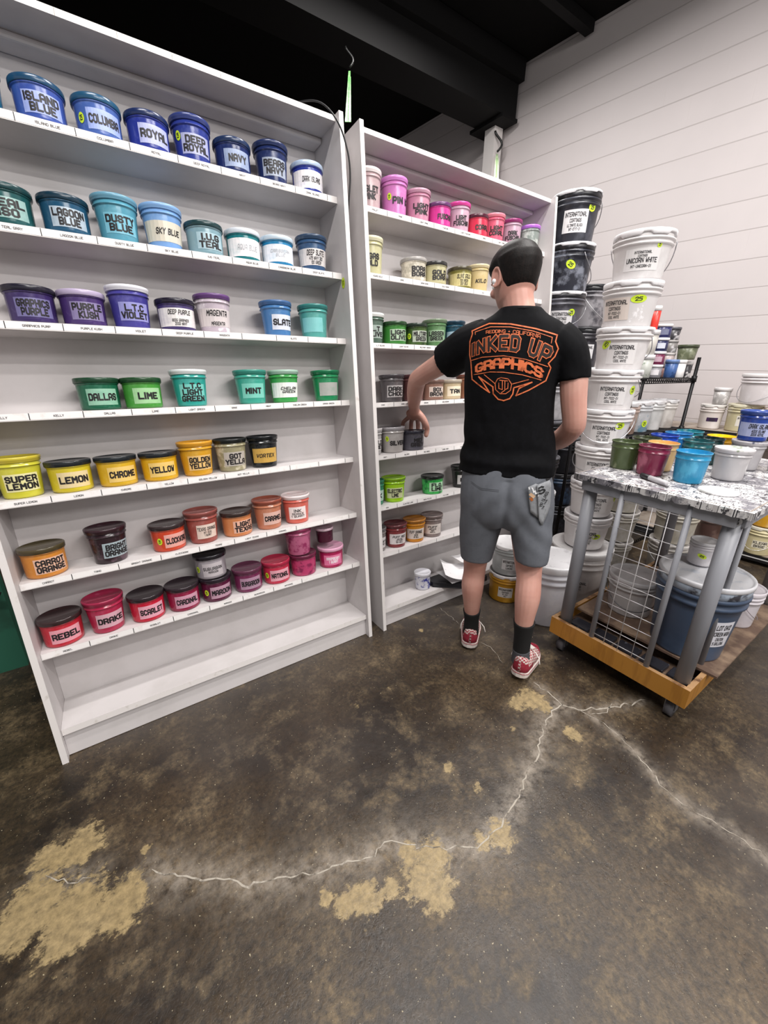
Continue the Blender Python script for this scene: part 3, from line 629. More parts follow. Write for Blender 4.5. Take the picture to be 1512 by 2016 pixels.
# tower of black pails beside the second shelving unit
BX, BY = 2.63, 1.765
bt = [('grey pail at the foot of the black pail tower behind the person', dict(body='8e8c92', lines=IC)),
 ('grey pail second from the floor in the black tower, level with the shorts hem', dict(body='9a999e', lines=IC)),
 ('black smeared pail low in the tower behind the person, level with the hip', dict(body='1c1c22', c2='3a4454', skirt='101014', lid='5a5a60')),
 ('black pail in the tower just above the hip, lime sticker facing out', dict(body='17171c', c2='34363e', skirt='101014', lid='6a6a70', stick=(-10, .5, .02, .03, 0))),
 ('translucent grey pail with black rim in the tower, between torso and right arm', dict(body='a4a2a6', lid='dcdadc', skirt='1a1a1e')),
 ('whitish pail in the black tower, beside the upper right arm', dict(body='c6c2c4', lines=IC, skirt='1a1a1e')),
 ('third pail from the top of the black tower, wire handle hanging over its label', dict(body='4a4a52', c2='6a6a74', skirt='1b1b20', lines=['INTERNATIONAL', 'COATINGS', 'INT-0717-01', 'ULTIMATE'], lab='dad8da', stick=(26, .55, .022, .02, 0), handle=(0, .55), grip=True)),
 ('second pail from the top of the black tower, mottled dark blue grey', dict(body='23252f', c2='7c808c', lo=.48, hi=.62, scale=14, skirt='121216', stick=(-22, .55, .03, .022, -.6), handle=(95, .55))),
 ('topmost black pail of the tower with white label and lime sticker', dict(body='2a2b33', c2='44464f', skirt='17171b', lines=['INTERNATIONAL', 'COATINGS', 'ULTIMATE BLACK', 'INT-0717-01'], lab='dedcde', lsize=(.14, .115), stick=(40, .66, .024, .022, 0), handle=(160, .5)))]
for k, (lb, kw) in enumerate(bt):
    kw = dict(dict(lid='dcdce0'), **kw)
    pail(lb, (BX+(-.005, .006, 0)[k % 3], BY+(0, -.004, .003)[k % 3], .262*k+.0015*(k+1)), .141, .116, .2615, group='black pail tower', ang=-52 if k != 7 else -30, **kw)
# a third stack between the two, behind
ct = [('black smeared pail at the floor end of the stack behind the black tower', '17171b', None), ('black pail with blue smears, second from floor behind the black tower', '1b1c24', None), ('black pail third from floor in the stack behind the hip', '16161a', None),
 ('whitish pail halfway up the stack, hidden by the right forearm', 'cfcbce', None), ('white pail beside the right sleeve, under the black labelled one', 'd5d2d4', None), ('black and white labelled pail with lime sticker between the two towers', '26242a', IC), ('paint-smeared black topped pail at the top of the stack between towers', '8f8c90', None)]
for k, (lb, c, li) in enumerate(ct):
    dk = k not in (3, 4)
    pail(lb, (3.20, 1.93, .2795*k+.001*(k+1)), .141, .118, .279, c, c2={0: '3c3e48', 1: '34465e', 2: '2c2c34', 5: '4c4a50', 6: '4c4a50'}.get(k), lid='2a2a2e' if dk else 'e0dee0', skirt='18181c' if dk else None, lines=li, lab='d2d0d2', ang=-45, group='stack between the towers',
         stick=(0, .3, .03, .02, 0) if k == 5 else None, handle=(60, .6) if k == 6 else None, handle_mat='d8d8da')
# pails on the floor behind the person's legs
pail('big open-topped white bucket on the floor behind the right leg', (1.985, 1.165-.005, 0), .158, .128, .385, 'dcdbe2', lid='f0eff2', wavy=False, ang=-50, name='bucket', cat='bucket')
pail('amber yellow pail on the floor seen between the legs', (1.960, 1.432, 0), .108, .094, .19, 'c08a20', c2='d8a438', lid='dcd8d8', ang=-50, lines=['INTERNATIONAL', 'COATINGS', 'INT-7040', 'GOLD'], lab='d8d2cc', lsize=(.09, .07))
pail('grey translucent pail stacked on the amber yellow pail', (1.960, 1.432, .1935), .108, .094, .19, 'a5a8a8', lid='eceaec', ang=-48, lines=['INTERNATIONAL', 'COATINGS', 'CLEAR BASE'], lab='d0d0d0', lsize=(.09, .07), stick=(50, .3, .014, .02, 0))
# pails seen through the cart
pail('pale pail on the floor behind the cart grid, lower of two', (2.99, 1.30, 0), .135, .11, .22, 'a9a49c', lid='c4c0bc', ang=-60, group='pails behind the cart')
pail('pale pail behind the cart grid, stacked on another', (2.99, 1.30, .224), .135, .11, .22, 'bdb8ae', lid='cac6c2', ang=-60, group='pails behind the cart')
pail('cream pail behind the cart grid under the table edge, top of its stack', (2.99, 1.30, .448), .135, .11, .22, 'c4bfb2', lid='d2cec8', ang=-60, group='pails behind the cart')
pail('cloudy pail on the floor behind the rear of the cart', (3.25, 1.02, 0), .135, .11, .24, 'b6b2ac', lid='cfcbc8', ang=-60, handle=(10, .5), group='pails behind the cart')
pail('cream pail standing on the cloudy pail behind the rear of the cart', (3.25, 1.02, .244), .135, .11, .24, 'c8c2b4', lid='d4d0c6', ang=-60, group='pails behind the cart')

# ---------------- black wire rack ----------------
m_wire = M('1e1d1f', .4, .6)
def rack():
    root = thing('wire_shelving_rack', 'black wire shelving rack with zigzag edges against the block wall', 'rack', (0, 0, 0))
    x0, x1, y0, y1 = 2.90, 3.83, 1.34, 1.70
    for x in (x0, x1):
        for y in (y0, y1):
            mb = MB(); mb.cyl((x, y, 0), (x, y, 1.485), .0125, 14)
            for z in (.06, .955, 1.335): mb.cyl((x, y, z-.028), (x, y, z+.018), .019, 14)
            mb.build('post', m_wire, root)
    for z in (.955, 1.335, .06):
        mb = MB()
        def edge(a, b):
            a, b = Vector(a), Vector(b); L = (b-a).length; n = int(L/.032); pts = []
            mb.cyl(a, b, .0035, 8); mb.cyl(a-Vector((0, 0, .03)), b-Vector((0, 0, .03)), .0035, 8)
            for k in range(2*n+1): pts.append(a.lerp(b, k/(2*n))-Vector((0, 0, .03*(k % 2))))
            mb.tube(pts, .003, 6)
        edge((x0, y0, z), (x1, y0, z)); edge((x1, y0, z), (x1, y1, z)); edge((x0, y1, z), (x1, y1, z)); edge((x0, y0, z), (x0, y1, z))
        for k in range(1, 38): mb.cyl((x0+(x1-x0)*k/38, y0, z), (x0+(x1-x0)*k/38, y1, z), .002, 6)
        mb.build('wire_shelf', m_wire, root)
    return root
rack()
RZ, RZ2 = 1.3395, .9595
def jar(label, loc, r, h, body, lid, c2=None, lab=None, group='jars on the upper wire shelf', lo=.5, hi=.6, txt=None, ang=-55, name='ink_jar', taper=.96, white=None):
    root = thing(name, label, 'jar', loc, (0, 0, math.radians(ang)), group)
    hb = h*.8; f = lambda z: r*(taper+(.97-taper)*z/hb)*.97
    mb = MB(); mb.lathe([(0, 0), (f(0)-.003, 0), (f(0), .003), (f(hb), hb), (f(hb)-.003, hb+.001)], 28); mb.build('tub', M(body, .35, c2=c2, scale=22, lo=lo, hi=hi), root)
    mb = MB(); mb.lathe([(f(hb)-.004, hb), (r, hb), (r, h-.003), (r-.003, h), (r-.006, h-.002), (0, h-.002)], 28); mb.build('lid', M(lid, .35, c2=mixhex(lid, '808088', .3), scale=30, lo=.6, hi=.7), root)
    if lab:
        mb = MB(); wrap(mb, f, 0, sheet(r*1.0, hb*.5, 8), hb*.5, .001, 0)
        if txt: wrap(mb, f, 0, text_block([txt], r*.8, hb*.2), hb*.5, .0016, 1)
        mb.build('label', [M(lab, .4), M('222226', .5)], root)
    return root
Y0 = 1.43
jx = [3.52, 3.52, 3.52, 3.52]; hz = .088
for k, (c, lb, lab) in enumerate([('8c8a90', 'grey smeared jar at the bottom of the white-lidded jar stack', 'd8d4d8'), ('6a1840', 'maroon jar second from bottom in the white-lidded stack', 'b89aa8'), ('232850', 'navy jar third from bottom in the white-lidded stack', 'c8ccd8'), ('2a2c5a', 'dark blue jar on top of the white-lidded stack', '70748c')]):
    jar(lb, (3.39+.004*k, Y0+.02, RZ+(hz+.001)*k), .052, hz, c, 'ebeaec', lab=lab)
for k, (c, li, lb) in enumerate([('94706a', '6e6462', 'pinkish brown jar low in the second jar stack on the wire shelf'), ('a89a98', 'b8b2b0', 'grey brown jar with smeared label in the second jar stack'), ('7c7876', 'a29e9c', 'greyish jar under the dark topped jar of the second stack'), ('3c3a3e', '55545a', 'dark mottled jar on top of the second jar stack')]):
    jar(lb, (3.70, Y0+.075, RZ+(hz+.001)*k), .048, hz, c, li, c2='c4c0c2', lab=None)
jar('denim blue smeared tub at the front of the upper wire shelf', (3.525, 1.395, RZ), .045, .125, '3d5d94', '6a84b4', c2='24406e', name='ink_tub', taper=.85)
jar('tall plain white tub between the blue and the mottled tub', (3.662, 1.398, RZ), .045, .125, 'eceaea', 'f2f0f0', name='ink_tub')
jar('black and white mottled tub at the right end of the wire shelf', (3.775, 1.395, RZ), .044, .115, '3a383c', 'c8c4c4', c2='d8d4d4', name='ink_tub')
jar('olive green tub resting on top of the white and mottled tubs', (3.735, 1.395, RZ+.1265), .068, .105, '5a5f48', '454a36', c2='7d806a', name='ink_tub', taper=.84)
jar('clear tub with green ink at its bottom behind the white tower', (3.20, 1.44, RZ), .058, .15, 'b8bab4', 'e4e2e4', c2='3e5c38', lo=.6, hi=.68, name='ink_tub', taper=.85)
jar('cloudy tub stacked above the green-bottomed tub', (3.20, 1.44, RZ+.151), .056, .155, 'bcb8b2', 'dcdadc', name='ink_tub', taper=.85)
jar('red bottle-shaped tub standing on the cloudy stacked tub', (3.236, 1.445, RZ+.307), .026, .15, 'd23a30', 'e4e0e0', name='ink_tub', taper=.9)
for k, (x, c, lb, st, c2) in enumerate([(3.09, 'b09c94', 'brown stained clear pail at the left of the lower wire shelf', None, '7c6458'), (3.285, 'bfc0c4', 'pail with blue ink at the bottom and lime sticker on the wire shelf', (30, .3, .02, .024, 0), '6a8ca0'), (3.48, 'c4c4c4', 'cloudy grey pail on the lower wire shelf', None, None), (3.70, 'cfcac6', 'smeared white pail by the right post of the lower wire shelf', None, 'b0a8a2')]):
    pail(lb, (x, 1.445, RZ2), .090, .076, .215, c, c2=c2, lid='dedcde', ang=-55, group='pails on the lower wire shelf', stick=st, handle=(10, .5) if k == 0 else None)

# ---------------- black-edged shelving along the wall ----------------
def wall_unit():
    root = thing('storage_shelf', 'low black-edged shelving with pale board tops along the block wall', 'shelving unit', wallpt(0, 0), (0, 0, WY))
    xf0 = -.50; y0, y1 = -.2, 1.28
    for z in (.955, .075):
        mb = MB(); mb.box((xf0+.02, y0, z-.018), (-.02, y1, z)); mb.build('board', M('a89c90', .6, c2='8a7c70', scale=8), root)
        mb = MB(); mb.box((xf0, y0, z-.045), (xf0+.019, y1, z+.001)); mb.box((xf0, y1, z-.045), (-.02, y1+.015, z+.001)); mb.box((xf0, y0-.015, z-.045), (-.02, y0, z+.001))
        mb.box((xf0-.0015, y0, z-.024), (xf0, y1, z-.016), 1); mb.build('edge_beam', [M('151416', .4), M('5c5a5c', .3, .5) if z > .5 else M('c8c6c6', .3)], root)
    for x in (xf0+.02, -.04):
        for y in (y0+.005, y1-.005):
            mb = MB(); mb.box((x-.015, y-.015, 0), (x+.015, y+.015, .936)); mb.build('post', M('19181a', .4), root)
    return root
wall_unit()
SZ = .9565
pail('white pail with a dark purple label on the black-edged shelf', (4.02, 1.225, SZ), .083, .07, .185, 'd2c9c4', lid='d8d4d0', ang=-62, lines=['SEAL', 'BASE'], lab='3a2448', lsize=(.075, .03))
pail('yellowish translucent pail with lime sticker on the black-edged shelf', (4.06, 1.035, SZ), .108, .092, .20, 'c6bd9a', lid='d6d0b8', ang=-66, lines=['INTERNATIONAL', 'COATINGS', 'INT-1007', 'SOFT BASE'], lab='dcd6cc', lsize=(.1, .075), stick=(10, .72, .03, .018, 0))
pail('large white pail stacked on the yellowish pail by the wall', (4.055, .975, SZ+.2025), .135, .11, .215, 'd6cfd0', lid='dcd8d8', wavy=False, ang=-70, handle=(-40, .7))
jar('small clear tub with splashed sides on the purple-labelled pail', (4.03, 1.195, SZ+.1875), .058, .125, 'a8a4a2', 'dcd8d8', c2='d8d4d2', group=None, name='ink_tub', taper=.85)
pail('peach coloured pail cut by the right edge of the photo', (4.04, .84, SZ), .083, .07, .185, 'd4b8a0', lid='d8c8bc', ang=-70)
pail('yellow and white pail on the bottom black-edged shelf at right', (4.00, .70, .0765), .10, .085, .22, 'cfc39a', lid='d8d2c0', ang=-70, lines=['KLEAR', 'BASE'], handle=(-20, .6), handle_mat='d0d0d0', lsize=(.09, .06), c2='d0ac2a', lo=.62, hi=.7)
pail('amber topped pail standing on the yellow and white pail', (4.00, .70, .2985), .09, .078, .2, 'd09a2a', lid='d8a840', ang=-70)
pail('brown smeared tub with silver rim on the bottom black-edged shelf', (4.02, 1.02, .0765), .10, .085, .21, '4a3632', c2='6c5650', lid='b8b0ac', ang=-60)
# ---------------- rolling cart ----------------
m_steel = M('85868c', .45, c2='74757c', scale=14, lo=.55, hi=.8)
m_ply = M('a8742c', .45, c2='9a6826', scale=4, stretch=(8, 8, 1))
m_plyedge = M('b08a62', .6, c2='6a4a30', scale=60, stretch=(.2, .2, 6))
m_plat = M('5e4a3e', .7, c2='8a7460', scale=9, lo=.45, hi=.65, bumps=.4)
m_news, nt, b = nodes('painted_newspaper'); b.inputs['Roughness'].default_value = .4
tc = N(nt, 'ShaderNodeTexCoord'); bk = N(nt, 'ShaderNodeTexBrick'); nt.links.new(tc.outputs['Object'], bk.inputs['Vector'])
for k, v in (('Scale', 1), ('Mortar Size', .0022), ('Brick Width', .016), ('Row Height', .0075), ('Bias', -.1)): bk.inputs[k].default_value = v
bk.inputs['Color1'].default_value = (1, 1, 1, 1); bk.inputs['Color2'].default_value = (0, 0, 0, 1); bk.inputs['Mortar'].default_value = (1, 1, 1, 1)
t1 = ramp(nt, bk.outputs[0], [(.42, 0.), (.5, 1.)])
txt_ = mixc(nt, t1, '202026', 'cac8c8')
smear = ramp(nt, tex(nt, 11, 7, .7), [(.47, 0.), (.55, 1.)])
c1 = mixc(nt, smear, txt_, '747278')
c2_ = mixc(nt, ramp(nt, tex(nt, 26, 6, .75), [(.58, 0.), (.63, 1.)]), c1, 'c4c2c4')
c3_ = mixc(nt, ramp(nt, tex(nt, 30, 5, .7, stretch=(1, 1.7, 1)), [(.56, 0.), (.60, 1.)]), c2_, '343338')
c4_ = mixc(nt, ramp(nt, tex(nt, 5, 4, .6, stretch=(1.3, 1, 1)), [(.64, 0.), (.72, .8)]), c3_, 'b07c86')
nt.links.new(mixc(nt, ramp(nt, tex(nt, 6, 4, .6, stretch=(1, 1.4, 1)), [(.66, 0.), (.72, .7)]), c4_, '5a8a88'), b.inputs['Base Color'])
CX0, CX1, CY0, CY1, TT = 1.745, 2.90, .345, .968, .955
cart = thing('work_cart', 'grey steel rolling cart with newspaper covered top and wooden base', 'cart', (1.745, .345, 0))
def cb(name, a, b_, mats, parent=cart, bevel=0):
    mb = MB(); o_ = Vector((1.745, .345, 0)); mb.box(Vector(a)-o_, Vector(b_)-o_); return mb.build(name, mats, parent, bevel=bevel)
def newsheet():
    mb = MB(); n = 60; rnd = random.Random(9); x0, x1, y0, y1 = -.012, CX1-CX0+.012, -.010, CY1-CY0+.010
    nx, ny = 60, 34; G = []
    for j in range(ny+1):
        for i in range(nx+1):
            x = x0+(x1-x0)*i/nx; y = y0+(y1-y0)*j/ny; e = i in (0, nx) or j in (0, ny)
            G.append((x+(rnd.uniform(-.003, .003) if i in (0, nx) else 0), y+(rnd.uniform(-.003, .003) if j in (0, ny) else 0), TT-.0005 if not e else TT-.004))
    F = [(j*(nx+1)+i, j*(nx+1)+i+1, (j+1)*(nx+1)+i+1, (j+1)*(nx+1)+i) for j in range(ny) for i in range(nx)]
    per = [i for i in range(nx+1)]+[(j+1)*(nx+1)-1+0 for j in range(1, ny+1)]+[ny*(nx+1)+i for i in range(nx-1, -1, -1)]+[j*(nx+1) for j in range(ny-1, 0, -1)]
    b0 = len(G)
    for p in per: x, y, z = G[p]; G.append((x, y, TT-.026-rnd.uniform(0, .006)))
    k = len(per)
    for q in range(k): F.append((per[q], b0+q, b0+(q+1) % k, per[(q+1) % k]))
    mb.add(G, F); return mb.build('newspaper_cover', m_news, cart)
newsheet()
cb('top_board', (CX0, CY0, TT-.024), (CX1, CY1, TT-.0012), M('8a8078', .6))
for a, b_ in (((CX0+.004, CY0+.03, TT-.075), (CX0+.034, CY1-.03, TT-.025)), ((CX1-.034, CY0+.03, TT-.075), (CX1-.004, CY1-.03, TT-.025)), ((CX0+.035, CY0+.01, TT-.075), (CX1-.035, CY0+.04, TT-.025)), ((CX0+.035, CY1-.04, TT-.075), (CX1-.035, CY1-.01, TT-.025))):
    cb('rail', a, b_, m_steel, bevel=.002)
o_ = Vector((1.745, .345, 0))
for x, y in ((1.795, .392), (1.795, .918), (2.84, .392), (2.84, .918)):
    mb = MB(); mb.cyl(Vector((x, y, .135))-o_, Vector((x, y, TT-.03))-o_, .029, 24); mb.build('leg', M('83848a', .42, c2='4e5058', scale=18, lo=.66, hi=.7, stretch=(1, 1, .5)), cart)
for x, y in ((1.757, .762), (1.757, .516), (1.955, .385)):
    mb = MB(); mb.cyl(Vector((x, y, .165))-o_, Vector((x, y, TT-.03))-o_, .0115, 16); mb.build('grid_post', m_steel, cart)
mb = MB(); wx = 1.757
for k in range(12): z = .215+.060*k; mb.cyl(Vector((wx-.004, .516, z))-o_, Vector((wx-.004, .762, z))-o_, .0016, 6)
for k in (1, 2, 3): y = .516+.0615*k; mb.cyl(Vector((wx-.006, y, .185))-o_, Vector((wx-.006, y, .90))-o_, .0016, 6)
mb.build('wire_grid', M('c8c6c8', .35, .2), cart)
mb = MB(); cx = [Vector((1.766, .392, .905))+Vector((-.001, .017*math.cos(2*PI*k/18), .017*math.sin(2*PI*k/18)))-o_ for k in range(18)]
mb.add([c+Vector((-.003, -.012, 0)) for c in cx], [tuple(range(18))[::-1]])
for q in text_block(['19', '88'], .020, .020, 1.2): mb.add([Vector((1.760, .380-a, .905+c))-o_ for a, c in q], [(0, 1, 2, 3)], 1)
mb.build('badge', [M('c8c6c8', .4), M('3a3a40', .5)], cart)
for a, b_ in (((CX0, CY0, .098), (CX0+.02, CY1, .188)), ((CX1-.02, CY0+.021, .098), (CX1, CY1-.021, .188)), ((CX0+.021, CY0, .098), (CX1, CY0+.02, .188)), ((CX0+.021, CY1-.02, .098), (CX1, CY1, .188))):
    mb = MB(); mb.box(Vector(a)-o_, Vector(b_)-o_); f = mb
    mb.add([Vector(p)-o_ for p in ((a[0], a[1], b_[2]+.0005), (b_[0], a[1], b_[2]+.0005), (b_[0], b_[1], b_[2]+.0005), (a[0], b_[1], b_[2]+.0005))], [(0, 1, 2, 3)], 1)
    mb.build('base_rail', [m_ply, m_plyedge], cart)
cb('base_floor', (CX0+.021, CY0+.021, .105), (CX1-.021, CY1-.021, .13), m_plat)
cb('platform_board', (1.915, .312, .1895), (2.80, .93, .2), m_plat)
for k in range(5): cb('rubber_mat', (1.835, .36+.115*k, .131), (1.912, .46+.115*k, .152), M('2a2a30', .25, c2='606068', scale=20, lo=.62, hi=.7), bevel=.004)
for x, y in ((1.80, .40), (1.80, .91), (2.84, .40), (2.84, .91)):
    mb = MB(); c = Vector((x, y, 0))-o_
    mb.box(c+Vector((-.03, -.025, .092)), c+Vector((.03, .025, .098)))
    mb.box(c+Vector((-.022, -.021, .032)), c+Vector((.010, -.018, .092))); mb.box(c+Vector((-.022, .018, .032)), c+Vector((.010, .021, .092)))
    k = mb.build('caster', M('9a9aa0', .3, .8), cart)
    mb = MB(); mb.cyl(c+Vector((-.006, -.016, .036)), c+Vector((-.006, .016, .036)), .0355, 28); mb.cyl(c+Vector((-.006, -.017, .036)), c+Vector((-.006, .017, .036)), .014, 16, 1); mb.build('wheel', [M('4a484c', .5), M('b0b0b4', .3, .8)], k)

# tubs standing on the cart
def open_tub(label, x, y, c, c2, ang=0, z=TT+.0006, inner=None, s=1):
    root = thing('ink_tub', label, 'tub', (x, y, z), (0, 0, math.radians(ang)), 'open tubs on the cart top')
    w = [(0, 0), (.0485, 0), (.0505, .003), (.0515, .008), (.0585, .094), (.0595, .098), (.0612, .0985), (.0612, .101), (.0592, .1015), (.0602, .122), (.0622, .1225), (.0632, .125), (.0625, .1275), (.0605, .1278), (.0590, .1245), (.0560, .085), (.050, .083), (0, .0825)]
    mb = MB(); mb.lathe([(r*s, h*s) for r, h in w[:14]], 40); mb.build('tub', M(c, .25, c2=c2, scale=15, lo=.55, hi=.65, stretch=(1, 1, .5)), root)
    mb = MB(); mb.lathe([(r*s, h*s) for r, h in w[13:]], 40); mb.build('ink_coating', M(inner or mixhex(c, '000000', .25), .2, c2=c2, scale=20, lo=.6, hi=.7), root)
    return root
open_tub('olive green open tub nearest the white pail tower on the cart', 2.010, .905, '4c5a38', '8a9270', 20)
open_tub('maroon open tub at the front of the cart beside the marker', 1.992, .776, '74203e', 'a85870', 70)
open_tub('bright sky-cyan open tub at the front centre of the cart', 1.992, .628, '2686b0', '4aa6cc', 110, inner='2080b0')
open_tub('tan open tub behind the maroon tub', 2.122, .795, 'b09468', 'd8c098', 10, inner='c89858')
open_tub('dark teal open tub behind the bright cyan tub', 2.330, .732, '16555c', '3f8488', 200)
open_tub('blackish green open tub in the row between teal and yellow', 2.470, .731, '0e2c2c', '2a4a44', 40)
open_tub('yellow open tub farthest back on the cart', 2.606, .723, 'd8a018', 'ecd028', 40, inner='e2c41c')
open_tub('royal blue open tub at the back of the cart', 2.385, .897, '1c44b0', '2a5cd0', 80)
open_tub('sky blue open tub between the royal blue and cyan ones', 2.533, .89, '2a80c4', '5ab0e4', 10)
open_tub('turquoise open tub behind the sky blue one', 2.665, .885, '1a7e90', '48aab8', 10)
open_tub('second olive tub half hidden behind the front olive tub', 2.203, .903, '40482e', '6c7650', 10)
# white lidded tub, smeared tubs with a dark blue tub on top
def lid_tub(label, x, y, z, lid, body, c2, lab=None, txt='', la=0, grp='lidded tubs on the cart top'):
    root = thing('ink_tub', label, 'tub', (x, y, z), (0, 0, 0), grp)
    tub_parts(root, 'T', lid, body, lab, txt, la)
    if c2: root.children[0].data.materials[0] = M(body, .3, c2=c2, scale=20, lo=.54, hi=.62)
    return root
lid_tub('white lidded tub with a green smear at the front right of the cart', 2.190, .552, TT+.0006, 'f0eff2', 'c8c4c6', '7c8674')
lid_tub('paint splashed white tub carrying the dark blue tub on the cart', 2.500, .583, TT+.0006, 'dcdce6', 'b8b4b8', '4c5068')
lid_tub('paint splashed tub with red and black smears at the right edge', 2.585, .455, TT+.0006, 'd4ccd2', 'c4bcbe', '5c4a50')
lid_tub('dark blue tub with recipe label stacked on the splashed white tub', 2.500, .583, TT+.1366, '3a58b0', '2c49a8', None, 'aab2d6', 'i:DARK ISLAND|400G ISLAND|300G ROYAL', -58)
def loose_lid(label, x, y, r, rot=(0, 0, 0)):
    mb = MB(); mb.lathe([(0, .001), (r*.88, .001), (r*.9, 0), (r, 0), (r*1.01, .002), (r, .0075), (r*.97, .009), (r*.93, .008), (r*.9, .0045), (0, .004)], 40)
    o = mb.build('tub_lid', M('dfdee0', .35, c2='b8bab8', scale=18)); o.location = (x, y, TT+.0006); o.rotation_euler = rot
    return tag(o, label, 'lid', 'loose lids on the cart')
loose_lid('white lid lying flat on the newspaper near the cart\'s front right corner', 1.916, .494, .064)
loose_lid('white lid lying at the far right of the cart top', 2.40, .415, .060)
mk = thing('marker', 'fat silver marker with black cap lying on the cart top', 'marker', (1.857, .700, TT+.0125), (0, 0, 0))
d = (Vector((1.825, .633, 0))-Vector((1.89, .767, 0))).normalized()
mb = MB(); mb.tube([-d*.022, d*.055, d*.066, d*.068], [.0108, .0108, .0095, .007], 18); mb.build('barrel', M('b8b6ba', .35), mk)
mb = MB(); mb.tube([-d*.070, -d*.066, -d*.024, -d*.022], [.008, .0115, .0118, .0112], 18); mb.build('cap', M('17161a', .4), mk)
# things on the cart base
pl_z = .2006
pail('white two gallon pail with wire handle on the cart base behind the grid', (2.13, .775, pl_z), .122, .097, .207, 'b4b0b0', lid='c8c6c8', wavy=False, ang=-60, handle=(0, .55), handle_mat='5a5a5e')
b5 = pail('big blue translucent five gallon bucket on the cart base', (2.055, .487, pl_z), .172, .134, .378, '3c4a60', c2='4a5b74', lid='c8c8cc', skirt='9aa4b2', wavy=False, ang=-70, name='bucket', cat='bucket', lines=['LOT 0412', 'SCREEN WASH', 'CAUTION', '5 GALLONS'], lsize=(.09, .13), lab='d4d4dc', scale=3)
b5.children[2].rotation_euler = (0, 0, .0)
lblo = [c for c in b5.children if c.name.startswith('label')][0]; lblo.rotation_euler = (0, 0, math.radians(42))
pail('small white tub with lime sticker on the blue bucket\'s lid', (2.115, .535, .5795), .055, .048, .11, 'c0bcc0', lid='cac8ca', wavy=False, ang=-60, stick=(-12, .45, .018, .010, -.35))
pail('white square-shouldered pail with broad handle at the rear of the cart base', (2.47, .43, pl_z), .095, .078, .20, 'd0cad0', lid='d4ced4', wavy=False, ang=-20, handle=(40, .55), handle_mat='b8b0b8')

# ---------------- bottom shelf of the second unit ----------------
tr = thing('drip_tray', 'black tray lying on the bottom shelf behind the left leg, papers on it', 'tray', unit_xf(2, .62, .0, .1195), (-LEAN, 0, 0))
def slab(mb, pts, z0, z1): 
    n = len(pts); mb.add([(x, y, z0) for x, y in pts]+[(x, y, z1) for x, y in pts], [tuple(range(n))[::-1], tuple(range(n, 2*n))]+[(i, (i+1) % n, n+(i+1) % n, n+i) for i in range(n)])
mb = MB(); slab(mb, [(-.19, .17), (-.20, .06), (-.08, -.07), (.12, -.085), (.125, .17)], 0, .006)
for a, c in (((-.20, .06), (-.08, -.07)), ((-.08, -.07), (.12, -.085)), ((-.19, .17), (-.20, .06)), ((.12, -.085), (.125, .17))):
    mb.tube([(a[0], a[1], .004), (c[0], c[1], .004)], .004, 6); A, B_ = Vector((a[0], a[1], 0)), Vector((c[0], c[1], 0)); q = (B_-A).normalized(); nn = Vector((-q.y, q.x, 0))*.003
    mb.add([A-nn, B_-nn, B_+nn, A+nn, A-nn+Vector((0, 0, .032)), B_-nn+Vector((0, 0, .032)), B_+nn+Vector((0, 0, .032)), A+nn+Vector((0, 0, .032))], [(3, 2, 1, 0), (4, 5, 6, 7), (0, 1, 5, 4), (1, 2, 6, 5), (2, 3, 7, 6), (3, 0, 4, 7)])
mb.build('tray', M('1c1d22', .35), tr)
def paper(name, label, pts, z, sag, mats, lift=0):
    mb = MB(); nx, ny = 14, 10; V = []; (x0, y0), (x1, y1), (x2, y2), (x3, y3) = pts
    for j in range(ny+1):
        for i in range(nx+1):
            u, v = i/nx, j/ny
            x = (x0*(1-u)+x1*u)*(1-v)+(x3*(1-u)+x2*u)*v; y = (y0*(1-u)+y1*u)*(1-v)+(y3*(1-u)+y2*u)*v
            V.append((x, y, z-sag*(1-v)**2*(math.sin(PI*min(1, u*1.2)))+lift*(1-u)**3+.004*math.sin(5*u+3*v)))
    k = len(V); V += [(x, y, zz-.0006) for x, y, zz in V]
    F = [(j*(nx+1)+i, j*(nx+1)+i+1, (j+1)*(nx+1)+i+1, (j+1)*(nx+1)+i) for j in range(ny) for i in range(nx)]
    F += [tuple(p+k for p in f[::-1]) for f in F]
    mb.add(V, F, 0, True); o = mb.build(name, mats); o.location = unit_xf(2, .62, 0, .1195); o.rotation_euler = (-LEAN, 0, 0)
    return tag(o, label, 'paper', 'papers on the black tray')
m_sheet = M('e6e4e6', .6, c2='9a98a0', scale=26, lo=.66, hi=.7)
paper('paper_sheet', 'curling printed paper sheet on top of the black tray', [(-.20, -.05), (.06, -.105), (.11, .06), (-.06, .15)], .075, .022, m_sheet, .045)
paper('paper_sheet', 'flat paper sheet under the curling one in the black tray', [(-.14, -.045), (.09, -.065), (.10, .08), (-.10, .15)], .042, .004, M('dcdadc', .6))
paper('paper_sheet', 'white folded paper against the back above the black tray', [(.0, .02), (.11, -.02), (.115, .12), (.02, .165)], .115, .01, m_sheet, .01)

